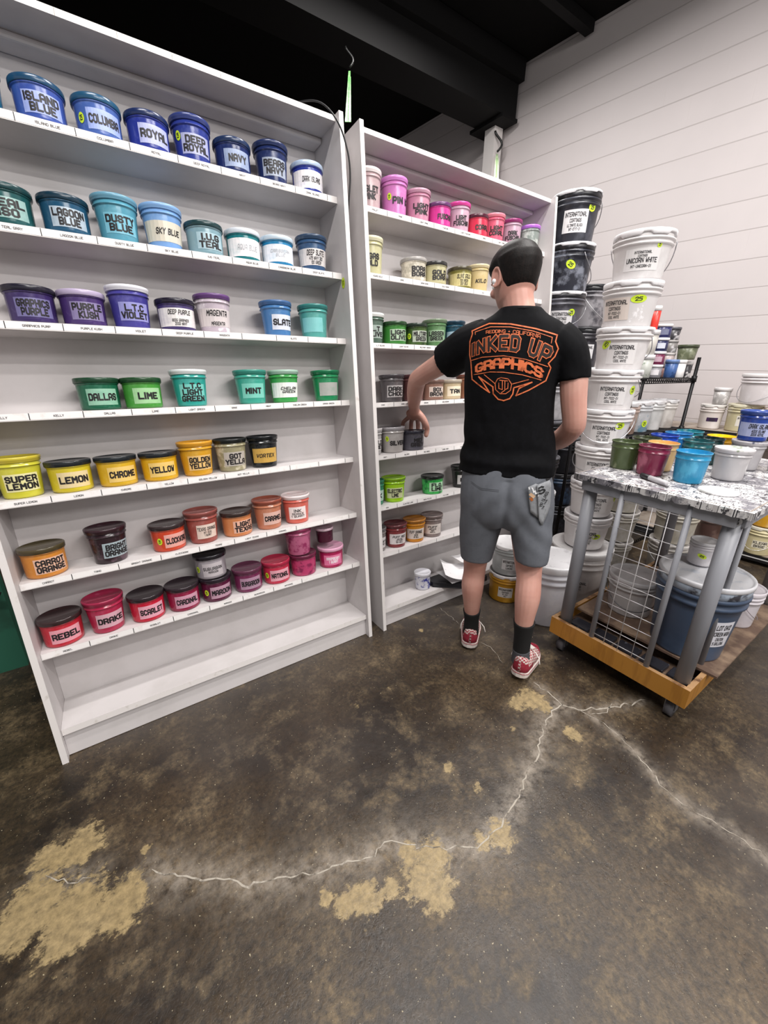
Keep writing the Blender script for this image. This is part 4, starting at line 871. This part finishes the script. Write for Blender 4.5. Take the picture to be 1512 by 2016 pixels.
# ---------------- straps and cable ----------------
m_green = M('4f9a48', .5, c2='7cb470', scale=30)
def strap(label, a, b_, w, hook, m):
    root = thing('tie_strap', label, 'strap', a); A = Vector((0, 0, 0)); B_ = Vector(b_)-Vector(a); d = B_.normalized(); side = Vector((.82, -.57, 0))*w
    mb = MB()
    for off, e in ((0, 1), (.012, .82)):
        p = A+Vector((.82, -.57, 0))*off; q = A+(B_)*e+Vector((.82, -.57, 0))*(off*.3)
        th = d.cross(side).normalized()*.0015
        mb.add([p-side, p+side, q+side, q-side, p-side+th, p+side+th, q+side+th, q-side+th], [(0, 1, 2, 3), (7, 6, 5, 4), (0, 4, 5, 1), (1, 5, 6, 2), (2, 6, 7, 3), (3, 7, 4, 0)])
    mb.build('webbing', m, root)
    mb = MB(); c = B_+Vector((0, 0, .02)); mb.tube([c+Vector((.82, -.57, 0))*hook*math.sin(t)*.6+Vector((0, 0, hook*t*.55)) for t in [k*.5 for k in range(10)]], hook*.16, 8)
    mb.build('hook', M('141414', .4), root)
    return root
strap('bright green doubled strap rising between the two shelving units to the roof beam', (1.17, 2.01, 2.43), (2.14, 3.62, 3.58), .008, .05, m_green)
strap('pale green strap with black hook beside the white post', (2.18, 2.02, 2.38), (4.0, 3.72, 3.52), .012, .07, M('b4ccA0'.lower(), .5))
mb = MB(); cp = [(.82, 1.93, 2.342), (.865, 1.85, 2.352), (.93, 1.79, 2.345), (.985, 1.755, 2.285), (1.022, 1.75, 2.20), (1.0345, 1.755, 2.12), (1.030, 1.765, 2.02), (1.033, 1.80, 1.8), (1.035, 1.82, 1.5)]
pts = []
for i in range(len(cp)-1):
    p0, p1, p2, p3 = [Vector(cp[max(0, min(len(cp)-1, i+k))]) for k in (-1, 0, 1, 2)]
    for k in range(6):
        t = k/6; pts.append(.5*((2*p1)+(p2-p0)*t+(2*p0-5*p1+4*p2-p3)*t*t+(3*p1-p0-3*p2+p3)*t**3))
mb.tube(pts, .0035, 8); tag(mb.build('cable', M('121214', .4)), 'thin black cable arching over the top right corner of the left unit', 'cable')
# ---------------- person ----------------
PA = math.radians(39-90)
P0 = Vector((1.37, 1.07, 0))
person = thing('person', 'person seen from behind in black printed t-shirt and grey shorts reaching for a tub', 'person', P0, (0, 0, PA))
# local axes: x to the person's right, y the way they face, z up
def ellring(c, rx, ry, n=24, p=2.0, tw=0):
    out = []
    for k in range(n):
        a = 2*PI*k/n; ca, sa = math.cos(a), math.sin(a)
        x = rx*math.copysign(abs(ca)**(2/p), ca); y = ry*math.copysign(abs(sa)**(2/p), sa)
        out.append((c[0]+x*math.cos(tw)-y*math.sin(tw), c[1]+x*math.sin(tw)+y*math.cos(tw), c[2]))
    return out
def spl(keys, n):
    out = []
    for i in range(len(keys)-1):
        p0, p1, p2, p3 = [keys[max(0, min(len(keys)-1, i+k))] for k in (-1, 0, 1, 2)]
        for k in range(n):
            t = k/n; out.append([.5*((2*b)+(c-a)*t+(2*a-5*b+4*c-d)*t*t+(3*b-a-3*c+d)*t**3) for a, b, c, d in zip(p0, p1, p2, p3)])
    return out+[list(keys[-1])]
def stack(mb, keys, n=5, p=2.0, tw=0, mi=0):          # keys: cx, cy, z, rx, ry
    mb.rings([ellring(k[:3], k[3], k[4], 28, p, tw) for k in spl(keys, n)], mi)
def limb(mb, keys, n=5, seg=18, round_ends=True, mi=0):     # keys: x, y, z, r
    K = spl(keys, n); pts = [Vector(k[:3]) for k in K]; rs = [k[3] for k in K]
    if round_ends:
        for e in (0, -1):
            q = pts[e]; d = (q-pts[1 if e == 0 else -2]).normalized(); r = rs[e]
            ad = [(q+d*r*math.sin(a), r*math.cos(a)) for a in (.4, .8, 1.2, 1.45)]
            if e == 0: pts = [a[0] for a in ad[::-1]]+pts; rs = [a[1] for a in ad[::-1]]+rs
            else: pts += [a[0] for a in ad]; rs += [a[1] for a in ad]
    mb.tube(pts, rs, seg, mi)
def ball(mb, c, rx, ry, rz, rot=None):
    V = []; n, m = 20, 12
    for j in range(1, m):
        t = PI*j/m
        for i in range(n):
            a = 2*PI*i/n; v = Vector((rx*math.sin(t)*math.cos(a), ry*math.sin(t)*math.sin(a), rz*math.cos(t)))
            if rot: v = rot @ v
            V.append(v+Vector(c))
    top = Vector((0, 0, rz)); top = (rot @ top if rot else top); V += [Vector(c)+top, Vector(c)-top]
    F = [(j*n+i, (j+1)*n+i, (j+1)*n+(i+1) % n, j*n+(i+1) % n) for j in range(m-2) for i in range(n)]
    k = (m-1)*n; F += [(k, i, (i+1) % n) for i in range(n)]+[(k+1, (m-2)*n+(i+1) % n, (m-2)*n+i) for i in range(n)]
    mb.add(V, F, 0, True)
def melt(mb, name, mats, voxel, smooth=3, parent=person, displace=None):
    """one continuous surface from the overlapping volumes"""
    o = mb.build(name, mats, parent)
    r = o.modifiers.new('remesh', 'REMESH'); r.mode = 'VOXEL'; r.voxel_size = voxel; r.use_smooth_shade = True
    s = o.modifiers.new('smooth', 'SMOOTH'); s.factor = .5; s.iterations = smooth
    bpy.context.view_layer.update()
    me = bpy.data.meshes.new_from_object(o.evaluated_get(bpy.context.evaluated_depsgraph_get()))
    o.modifiers.clear(); old = o.data; o.data = me; me.name = name; bpy.data.meshes.remove(old)
    if not me.materials:
        for m in (mats if isinstance(mats, list) else [mats]): me.materials.append(m)
    me.polygons.foreach_set('use_smooth', [True]*len(me.polygons))
    if displace:
        nn = [v.normal.copy() for v in me.vertices]
        for v, n in zip(me.vertices, nn): v.co += n*displace(v.co)
        me.update()
    return o
m_skin, nt, b = nodes('skin'); b.inputs['Roughness'].default_value = .5; b.inputs['Subsurface Weight'].default_value = .12; b.inputs['Subsurface Radius'].default_value = (.01, .004, .002)
nt.links.new(mixc(nt, ramp(nt, tex(nt, 9, 4), [(.35, 0.), (.7, 1.)]), 'c8988a', 'bc8678'), b.inputs['Base Color'])
body = MB()
# head frame: looks left of the body's front and down
HC = Vector((-.048, .035, 1.705)); hy = math.radians(31); hp = math.radians(-20)
HR = Matrix.Rotation(hy, 3, 'Z') @ Matrix.Rotation(hp, 3, 'X')
def hd(x, y, z): return HC+HR @ Vector((x, y, z))
def head_pt(th, z):           # head surface: th around, z height in the head frame (-.115 .. .105)
    t = (z+.115)/.22
    pr = [(0, .030, .050, -.010), (.07, .045, .074, -.030), (.2, .060, .088, -.058), (.33, .067, .092, -.080), (.5, .072, .096, -.094), (.62, .0745, .097, -.100), (.75, .073, .094, -.098), (.87, .060, .076, -.082), (.95, .040, .048, -.055), (1, .010, .012, -.012)]
    for a, b_ in zip(pr, pr[1:]):
        if t <= b_[0]+1e-9:
            k = (t-a[0])/(b_[0]-a[0]); w, f, bk = [a[i]*(1-k)+b_[i]*k for i in (1, 2, 3)]; break
    s, c = math.sin(th), math.cos(th)
    return w*c, (f if s > 0 else -bk)*s*(1 if s > 0 else 1), z
def head_rings(off=lambda th, z: 0, nz=26, nt_=44):
    R = []
    for j in range(nz+1):
        z = -.115+.22*j/nz; ring = []
        for i in range(nt_):
            th = 2*PI*i/nt_; x, y, zz = head_pt(th, z); d = off(th, z); L = math.hypot(x, y) or 1
            ring.append(hd(x*(1+d/L), y*(1+d/L), zz+max(0, d)*(max(0, z-.06)/.045)))
        R.append(ring)
    return R
body.rings(head_rings())
rotm = HR
ball(body, hd(0, .097, -.012), .013, .016, .022, HR); ball(body, hd(0, .106, -.024), .012, .012, .009, HR); ball(body, hd(-.009, .101, -.026), .008, .009, .007, HR); ball(body, hd(.009, .101, -.026), .008, .009, .007, HR)
ball(body, hd(0, .088, .026), .050, .012, .008, HR); ball(body, hd(0, .088, -.052), .022, .010, .006, HR); ball(body, hd(0, .087, -.062), .020, .010, .007, HR); ball(body, hd(0, .075, -.096), .024, .018, .018, HR)
for sx in (-1, 1):
    ball(body, hd(sx*.042, .070, -.020), .022, .016, .018, HR)
    er = HR @ Matrix.Rotation(sx*math.radians(-24), 3, 'Z') @ Matrix.Rotation(math.radians(12), 3, 'X')
    V = []; c = hd(sx*.0775, -.008, -.004)
    body.tube([c+er @ Vector((sx*.006+sx*.003*math.sin(a), .017*math.cos(a), .031*math.sin(a))) for a in [2*PI*k/18 for k in range(18)]], .0052, 8, closed=True)
    ball(body, c+er @ Vector((0, .003, -.004)), .0055, .016, .029, er); ball(body, c+er @ Vector((sx*.004, .008, -.027)), .006, .008, .009, er)
# neck, torso core, arms, legs (most of it under the clothes)
limb(body, [(-.010, -.012, 1.50, .066), (-.014, -.010, 1.56, .060), (-.026, .004, 1.62, .056), (-.042, .018, 1.68, .058)])
stack(body, [(-.012, 0, 1.53, .125, .075), (-.014, 0, 1.47, .165, .092), (-.02, .005, 1.36, .155, .095), (-.01, .005, 1.20, .140, .085), (0, 0, 1.05, .145, .09), (.004, 0, .93, .155, .1), (.01, 0, .84, .14, .09)])
limb(body, [(-.165, .02, 1.49, .055), (-.25, .08, 1.445, .052), (-.345, .155, 1.395, .046), (-.432, .228, 1.347, .0415), (-.452, .262, 1.322, .042), (-.475, .335, 1.268, .040), (-.492, .405, 1.212, .0315), (-.497, .435, 1.188, .0285), (-.500, .455, 1.168, .030)])
limb(body, [(.165, 0, 1.48, .055), (.195, -.01, 1.40, .052), (.212, -.02, 1.29, .047), (.228, -.018, 1.205, .043), (.226, .005, 1.175, .042), (.205, .075, 1.125, .041), (.17, .155, 1.09, .034), (.145, .205, 1.075, .028), (.125, .235, 1.066, .030)])
# left hand: palm over the tub, thumb on the near side of the lid, fingers over the far rim
TC = Vector((-.5093, .495, 0)); RIM = .069; LZ = 1.062
def rim(a, z, k=0): return (TC.x+(RIM+k)*math.cos(math.radians(a)), TC.y+(RIM+k)*math.sin(math.radians(a)), z)
limb(body, [(-.499, .450, 1.178, .029), (-.502, .470, 1.160, .031), (-.506, .490, 1.142, .028)])
ball(body, (-.506, .482, 1.150), .045, .044, .023, Matrix.Rotation(math.radians(-40), 3, 'X'))
ball(body, (-.507, .512, 1.131), .049, .018, .017)
KN = {'index': ((-.469, .515, 1.128), 55), 'middle': ((-.494, .523, 1.131), 84), 'ring': ((-.520, .520, 1.129), 112), 'little': ((-.546, .507, 1.124), 150)}
for nm, (k, ang) in KN.items():
    kx, ky, kz = k; r = .0125 if nm != 'little' else .0108
    t0 = rim(ang, LZ+.038, .006); t1 = rim(ang, LZ+.012, .014); t2 = rim(ang, LZ-.018, .0125)
    limb(body, [(-.505+(kx+.505)*.6, .482+(ky-.482)*.3, kz+.014, .016), (kx, ky, kz, r*1.2), (*t0, r*1.05), (*t1, r), (*t2, r*.9)], 4, 12)
limb(body, [(-.482, .462, 1.156, .023), (-.454, .458, 1.132, .020), (-.434, .460, 1.100, .0165), (*rim(-16, LZ+.012, .015), .0145), (*rim(-20, LZ-.020, .0145), .0125)], 4, 12)
# right hand, relaxed in front of the belly
ball(body, (.105, .262, 1.058), .022, .044, .036, Matrix.Rotation(math.radians(25), 3, 'Z'))
for k in range(4):
    z = 1.088-.019*k; l = (.9, 1, .95, .78)[k]
    limb(body, [(.092, .282, z, .0095), (.070, .310*1, z-.003, .009), (.046*1, .318, z-.008, .0085), (.030/l, .300, z-.012, .0075)], 4, 10)
limb(body, [(.105, .250, 1.085, .013), (.085, .270, 1.104, .011), (.062, .288, 1.108, .0095), (.045, .296, 1.104, .008)], 4, 10)
# legs
limb(body, [(-.088, .0, .88, .085), (-.090, .03, .70, .074), (-.090, .062, .52, .056), (-.090, .066, .46, .052), (-.092, .062, .39, .0535), (-.087, .078, .28, .042), (-.081, .105, .16, .033), (-.080, .115, .08, .034)])
limb(body, [(.098, -.0, .88, .085), (.125, .0, .72, .075), (.142, -.01, .58, .060), (.150, -.03, .52, .0535), (.153, -.058, .44, .0545), (.153, -.065, .34, .043), (.160, -.05, .20, .034), (.168, -.04, .09, .035)])
melt(body, 'body', m_skin, .0036, 3)
# hair
def hair_off(th, z):
    s, c = math.sin(th), math.cos(th); side = abs(c)
    line = 0
    if s > .55: line = .036-.014*side
    elif s > -.1: line = .030+(.0-.030)*min(1, (.55-s)/.4)
    else: line = .0+(-.088)*min(1, (-.1-s)/.35)
    if abs(s) < .22 and side > .9: line = max(line, .024)
    k = max(0, min(1, (z-line)/(.035 if s > -.2 else .055)))
    return -.006+k*(.009+.014*max(0, min(1, (z+.04)/.08)))
hb = MB(); hb.rings(head_rings(hair_off, 60, 96)); m_hair = M('0e0a09', .55, c2='1c1412', scale=60, lo=.45, hi=.7, stretch=(3, 3, .6), bumps=.15, spec=.2)
ho = hb.build('hair', m_hair, person); sm_ = ho.modifiers.new('smooth', 'SMOOTH'); sm_.factor = .5; sm_.iterations = 6
eb = MB(); e = hd(-.087, -.001, -.014); ball(eb, e, .008, .009, .009); eb.tube([e, e+HR @ Vector((-.002, .006, -.024))], .0036, 10); eb.build('earbud', M('f2f2f4', .25), person)
# t-shirt
sh = MB()
stack(sh, [(-.014, -.008, 1.603, .072, .070), (-.015, -.004, 1.580, .100, .080), (-.018, 0, 1.545, .160, .094), (-.020, .002, 1.50, .186, .108), (-.022, .005, 1.42, .181, .118), (-.026, .006, 1.32, .176, .117), (-.015, .006, 1.20, .174, .112), (-.002, .004, 1.09, .186, .112), (-.003, 0, 1.03, .192, .118), (-.004, 0, .985, .195, .122)], p=2.3)
limb(sh, [(-.13, .01, 1.50, .078), (-.19, .04, 1.478, .083), (-.245, .078, 1.448, .0785), (-.292, .112, 1.420, .0765)], round_ends=False)
limb(sh, [(.115, .0, 1.495, .076), (.160, -.003, 1.46, .075), (.188, -.008, 1.41, .066), (.200, -.014, 1.355, .060)], round_ends=False)
def wr(p):
    q = Vector((p.x*7, p.y*7, p.z*5)); w = noise.noise(q)*.004
    low = max(0, min(1, (1.22-p.z)/.12))
    w += low*(.0065*math.sin(p.z*62+8*p.x+4*noise.noise(q*.7))*max(0, .55+noise.noise(q*1.3+Vector((3, 1, 2)))))
    w += .0035*math.sin((p.x*.9+p.z*.7)*58+3*noise.noise(q))*max(0, noise.noise(q*.8+Vector((9, 0, 1))))
    return w*max(.15, min(1, (p.z-.985)/.05))
m_shirt = M('060609', .8, c2='0a0a0e', scale=50, spec=.15)
shirt = melt(sh, 't_shirt', m_shirt, .006, 4, displace=wr)
col = MB(); col.tube([(-.014+.074*math.cos(a), -.006+.070*math.sin(a), 1.590-.004*math.sin(a)) for a in [2*PI*k/30 for k in range(30)]], .0065, 8, closed=True); col.build('collar', m_shirt, shirt)
# shorts
so = MB()
stack(so, [(.0, .0, 1.045, .166, .108), (.002, -.004, .99, .178, .118), (.010, -.008, .92, .192, .126), (.014, -.006, .85, .194, .124), (.018, .0, .79, .190, .112), (.020, .004, .75, .175, .09)], p=2.3)
stack(so, [(-.078, .0, .86, .098, .112), (-.082, .018, .76, .096, .105), (-.086, .036, .66, .086, .096), (-.088, .048, .58, .076, .088), (-.088, .050, .555, .073, .085)], p=2.3)
stack(so, [(.104, -.006, .86, .098, .112), (.122, -.006, .78, .093, .106), (.138, -.018, .69, .080, .095), (.146, -.026, .63, .071, .086), (.147, -.027, .612, .069, .083)], p=2.3)
def ws(p):
    q = Vector((p.x*8, p.y*8, p.z*6)); w = .0025*noise.noise(q)
    cx = .012; d = abs(p.x-cx)
    w += .0038*math.sin((p.z*1.0+d*1.1)*55+3*noise.noise(q*.6))*max(0, noise.noise(q*.7+Vector((1, 5, 3)))+.18)
    if p.z > .74 and p.y < 0: w -= .010*math.exp(-(d/.016)**2)*(1 if p.z < .98 else .3)
    return w
m_shorts = M('63666d', .8, c2='5f6269', scale=40, spec=.25)
shorts = melt(so, 'shorts', m_shorts, .006, 3, displace=ws)
def bvh(o):
    me = o.data; return BVHTree.FromPolygons([v.co.copy() for v in me.vertices], [tuple(p.vertices) for p in me.polygons])
B1, B2 = bvh(shirt), bvh(shorts)
def onto(B, polys, off, mb, mi):
    for q in polys:
        vs = []
        for x, z in q:
            h, n, i, dd = B.ray_cast(Vector((x, -.5, z)), Vector((0, 1, 0)))
            if h is None: vs = None; break
            vs.append(h+Vector((0, -off, 0)))
        if vs: mb.add(vs, [tuple(range(len(vs)))], mi)
def fit(word, top, bot, w=1.25, gap=1.5, wn=None):
    wn = wn or w
    """letters between a curved top and bottom edge (three points each)"""
    Q, tw = text_polys(word, w, gap, .9)
    def cur(P, t): return [P[0][i]*(1-t)*(1-2*t)+4*P[1][i]*t*(1-t)+P[2][i]*t*(2*t-1) for i in (0, 1)]
    out = []
    for q in Q:
        r = []
        for x, y in q:
            t = x/tw; a, b_ = cur(top, t), cur(bot, t); k = (y+wn/2)/(6+wn); r.append((b_[0]*(1-k)+a[0]*k, b_[1]*(1-k)+a[1]*k))
        out.append(r)
    return out
OUT = [[(-0.179,1.514),(-0.182,1.525),(-0.120,1.547),(-0.045,1.543),(0.042,1.527),(0.117,1.507),(0.114,1.486),(0.127,1.462),(0.119,1.436),(0.100,1.413),(0.111,1.398),(0.100,1.354),(0.044,1.320),(0.002,1.300),(0.010,1.326),(0.052,1.348),(-.008,1.328)],
[(-0.179,1.514),(-0.186,1.487),(-0.183,1.441),(-0.175,1.413),(-0.165,1.353),(-0.134,1.332),(-0.094,1.308),(-0.125,1.347),(-0.140,1.363),(-.083,1.328)],
[(-0.084,1.328),(-0.080,1.304),(-0.060,1.285),(-0.040,1.281),(-0.019,1.289),(-0.010,1.306),(-0.009,1.326)]]
THIN = [[(-0.167,1.511),(-0.169,1.520),(-0.114,1.535),(-0.044,1.533),(0.034,1.519),(0.101,1.499),(0.100,1.480)],
[(-0.176,1.420),(-0.133,1.432),(-0.057,1.437),(0.019,1.426),(0.100,1.402)],[(-0.159,1.370),(-0.099,1.381),(-0.051,1.381),(0.016,1.373),(0.083,1.356)],
[(-0.120,1.371),(-0.078,1.341)],[(-0.015,1.341),(0.039,1.357)],
[(-0.058,1.362),(-0.032,1.358),(-0.018,1.340),(-0.020,1.318),(-0.035,1.306),(-0.055,1.305),(-0.073,1.319),(-0.077,1.341),(-0.070,1.357),(-0.058,1.362)],
[(-0.064,1.343),(-0.062,1.324),(-0.049,1.320),(-0.052,1.351)],[(-0.062,1.353),(-0.033,1.351)],[(-0.043,1.351),(-0.040,1.318),(-0.052,1.308)],[(-0.031,1.344),(-0.030,1.325),(-0.040,1.320)]]
pr = MB()
for pl in OUT: onto(B1, line_polys(pl, .0045), .0020, pr, 0)
for pl in THIN: onto(B1, line_polys(pl, .0026), .0020, pr, 0)
onto(B1, fit('REDDING + CALIFORNIA', [(-.128, 1.523), (-.034, 1.523), (.060, 1.508)], [(-.127, 1.512), (-.034, 1.511), (.060, 1.495)], 1.0), .0022, pr, 0)
IT, IB = [(-.172, 1.484), (-.038, 1.511), (.110, 1.468)], [(-.168, 1.434), (-.037, 1.450), (.086, 1.409)]
onto(B1, fit('INKED UP', IT, IB, 2.3, 2.6), .0022, pr, 0); onto(B1, fit('INKED UP', IT, IB, 1.35, 2.6, 2.3), .0030, pr, 1)
onto(B1, fit('GRAPHICS', [(-.154, 1.407), (-.040, 1.430), (.083, 1.396)], [(-.150, 1.376), (-.038, 1.393), (.081, 1.361)], 1.7), .0024, pr, 0)
m_orange = M('dc7040', .6, c2='a04a24', scale=60, lo=.5, hi=.65)
pr.build('back_print', [m_orange, M('1c1210', .7)], shirt)
# shorts details
pk = MB()
for pl in ([(-.134, .956), (-.090, .938), (-.020, .940)], [(-.132, .950), (-.090, .932), (-.020, .934)], [(.087, .963), (.130, .976), (.172, .992)]): onto(B2, line_polys(pl, .0016), .0012, pk, 0)
pk.build('pocket_seam', M('4a4c52', .8), shorts)
pk = MB(); onto(B2, line_polys([(.158, .984), (.178, .992)], .011, .006), .003, pk, 0); pk.build('tag', M('101012', .6), shorts)
# cloth hanging from the back pocket: its own thing, same place
rag = thing('rag', 'grey printed cloth hanging out of the right back pocket of the shorts', 'rag', P0, (0, 0, PA))
def ragsheet(pts, off, mi, mb):
    c = Vector((sum(p[0] for p in pts)/len(pts), sum(p[1] for p in pts)/len(pts))); F = []
    n = len(pts)
    for i in range(n):
        a, b_ = Vector(pts[i]), Vector(pts[(i+1) % n]); m = 4
        for j in range(m):
            for k in range(m-j):
                def P(u, v): q = c+(a-c)*(u/m)+(b_-c)*(v/m); return (q.x, q.y)
                F.append([P(j, k), P(j+1, k), P(j, k+1)])
                if j+k < m-1: F.append([P(j+1, k), P(j+1, k+1), P(j, k+1)])
    idx = {}; V = []; FF = []
    for q in F:
        fi = []
        for x, z in q:
            key = (round(x, 5), round(z, 5))
            if key in idx: fi.append(idx[key]); continue
            idx[key] = len(V); fi.append(len(V))
            y = -.1345*math.sqrt(max(.12, 1-((x-.012)/.205)**2))
            V.append((x, y-off+.12*(.96-z)**2-.003*math.sin(x*70+z*20), z))
        if len(set(fi)) == 3: FF.append(tuple(fi))
    mb.add(V, FF, mi, True)
m_rag = M('8a8c90', .8, c2='7c7e82', scale=60); rg = MB()
ragsheet([(.086, .965), (.113, .978), (.130, .972), (.142, .900), (.145, .832), (.108, .860), (.099, .900)], .010, 0, rg)
ragsheet([(.118, .974), (.163, .991), (.171, .978), (.182, .879), (.173, .841), (.160, .803), (.145, .828), (.134, .885)], .018, 0, rg)
o = rg.build('cloth', m_rag, rag); so_ = o.modifiers.new('thickness', 'SOLIDIFY'); so_.thickness = .002; so_.offset = 0
Br = bvh(o); rp = MB()
def rtext(word, c, w, h, ang, mi, ww=1.2):
    out = []; cs, sn = math.cos(ang), math.sin(ang)
    for q in text_block([word], w, h, ww): out.append([(c[0]+x*cs-y*sn, c[1]+x*sn+y*cs) for x, y in q])
    onto(Br, out, .0022, rp, mi)
rtext('S', (.137, .953), .020, .026, .5, 0, 1.5); rtext('VIA GLASS', (.152, .915), .062, .011, 1.25, 0); rtext('THE TRUE', (.158, .893), .04, .006, 1.25, 0)
onto(Br, line_polys([(.092, .956), (.090, .963), (.096, .968), (.104, .958), (.110, .944), (.114, .950), (.118, .938), (.123, .943), (.128, .932)], .0045, .006), .0024, rp, 1)
onto(Br, line_polys([(.093, .940), (.112, .926)], .012, .006), .0020, rp, 2); onto(Br, line_polys([(.097, .925), (.108, .912)], .010, .006), .0022, rp, 3)
rp.build('print', [M('17171a', .7), M('ececee', .7), M('caa888', .7), M('a85c24', .7)], rag)
# socks and shoes
m_sock = M('0b0b0d', .85); m_sockg = M('4a4b50', .85)
def sock(keys, nm):
    mb = MB(); limb(mb, keys, 5, 20, False); return mb.build(nm, m_sock, person)
sock([(-.0845, .088, .235, .0435), (-.082, .098, .19, .0385), (-.0805, .108, .14, .0385), (-.080, .115, .085, .041)], 'sock')
sr_ = sock([(.155, -.062, .318, .0475), (.158, -.056, .26, .041), (.1605, -.050, .20, .0385), (.162, -.047, .155, .0385)], 'sock')
mb = MB(); limb(mb, [(.162, -.047, .160, .0390), (.165, -.043, .12, .040), (.168, -.040, .085, .043)], 5, 20, False); mb.build('ankle_band', m_sockg, sr_)
m_red = M('8e1c30', .75, c2='a02a40', scale=60); m_sole = M('d2c8c2', .6, c2='a89a92', scale=40, lo=.6, hi=.7)
m_chk, nt, b = nodes('checkered_canvas'); b.inputs['Roughness'].default_value = .8
ck = N(nt, 'ShaderNodeTexChecker', Scale=110); ck.inputs[1].default_value = lin('d8ccc6'); ck.inputs[2].default_value = lin('a03a44')
tc = N(nt, 'ShaderNodeTexCoord'); nt.links.new(tc.outputs['Object'], ck.inputs[0]); nt.links.new(ck.outputs[0], b.inputs['Base Color'])
def shoe(hx, hy_, ang, lift):
    A = math.radians(ang); ca, sa = math.cos(A), math.sin(A)
    # foot frame: y from heel to toe, tilted so the heel lifts
    def T(x, y, z):
        yy = y*math.cos(lift)+z*math.sin(lift)*0; zz = z+(.0 if y > .20 else (.20-y)*math.tan(lift))
        return (hx+x*ca+yy*sa, hy_-x*sa+yy*ca, zz)
    hw = lambda y: .036*max(0.02, 1-((.035-y)/.035)**2)**.5 if y < .035 else (.036+(.049-.036)*min(1, (y-.035)/.14) if y < .19 else .049*max(.02, 1-((y-.19)/.098)**2)**.5)
    Y = [.0005+.287*k/30 for k in range(31)]
    shoe_root = bpy.data.objects.new('shoe', None)
    mb = MB(); R = []
    for y in Y:
        w = hw(y)+.004; tz = .012*max(0, (y-.21)/.08)**2
        R.append([T(w*c, y, z+tz) for c, z in ((-.97, .001), (.97, .001), (1.03, .006), (1.03, .027), (.97, .031), (-.97, .031), (-1.03, .027), (-1.03, .006))])
    mb.rings(R, 0, False)
    sole = mb.build('shoe', m_sole, person)
    st = MB()
    for sx in (-1, 1): st.tube([T(sx*(hw(y)+.0055), y, .024) for y in Y[1:-1]], .0012, 6)
    st.tube([T(k*.03/6, .0-.0005 if abs(k) < 5 else .006, .024) for k in range(-6, 7)], .0012, 6)
    st.build('sole_stripe', m_red, sole)
    def hh(y):      # collar height along the shoe
        return .082-.012*min(1, y/.07) if y < .07 else (.070+.012*min(1, (y-.07)/.05) if y < .12 else .082-.052*min(1, (y-.12)/.13) if y < .25 else .03*max(.1, (1-((y-.25)/.04)**2))+.002)
    def shell(y0, y1, mat, nm, o, hs=1):
        mb = MB(); R = []; ys = [y for y in Y if y0 <= y <= y1]
        for y in ys:
            w = hw(y)+o; H = hh(y)*hs
            R.append([T(w*c*(1 if q < .35 else 1-.38*((q-.35)/.65)**1.6 if y > .03 else 1-.12*q), y, .030+H*q) for c, q in [(-1, 0), (-1, .35), (-1, .7), (-.92, .93), (-.5, 1), (0, 1.03), (.5, 1), (.92, .93), (1, .7), (1, .35), (1, 0)]])
        mb.rings(R); return mb.build(nm, mat, sole)
    shell(0, .29, m_chk, 'canvas_upper', 0)
    shell(0, .105, m_red, 'heel_panel', .0012, .80); shell(.215, .29, m_red, 'toe_cap', .001)
    mb = MB()
    for k in range(5):
        y = .125+.019*k; h = .031+hh(y)*1.05
        mb.tube([T(-.024, y, h-.004), T(0, y+.004, h+.003), T(.024, y, h-.004)], .0026, 6)
    mb.tube([T(-.02, .12, .112), T(-.040, .095, .118), T(-.052, .075, .100), T(-.055, .06, .075)], .0022, 6)
    mb.tube([T(.02, .12, .112), T(.046, .10, .110), T(.066, .085, .094), T(.075, .07, .072)], .0022, 6)
    mb.build('laces', M('e4dcd6', .7), sole)
shoe(-.0785, .062, -2, .10)
shoe(.160, -.098, 17, .16)
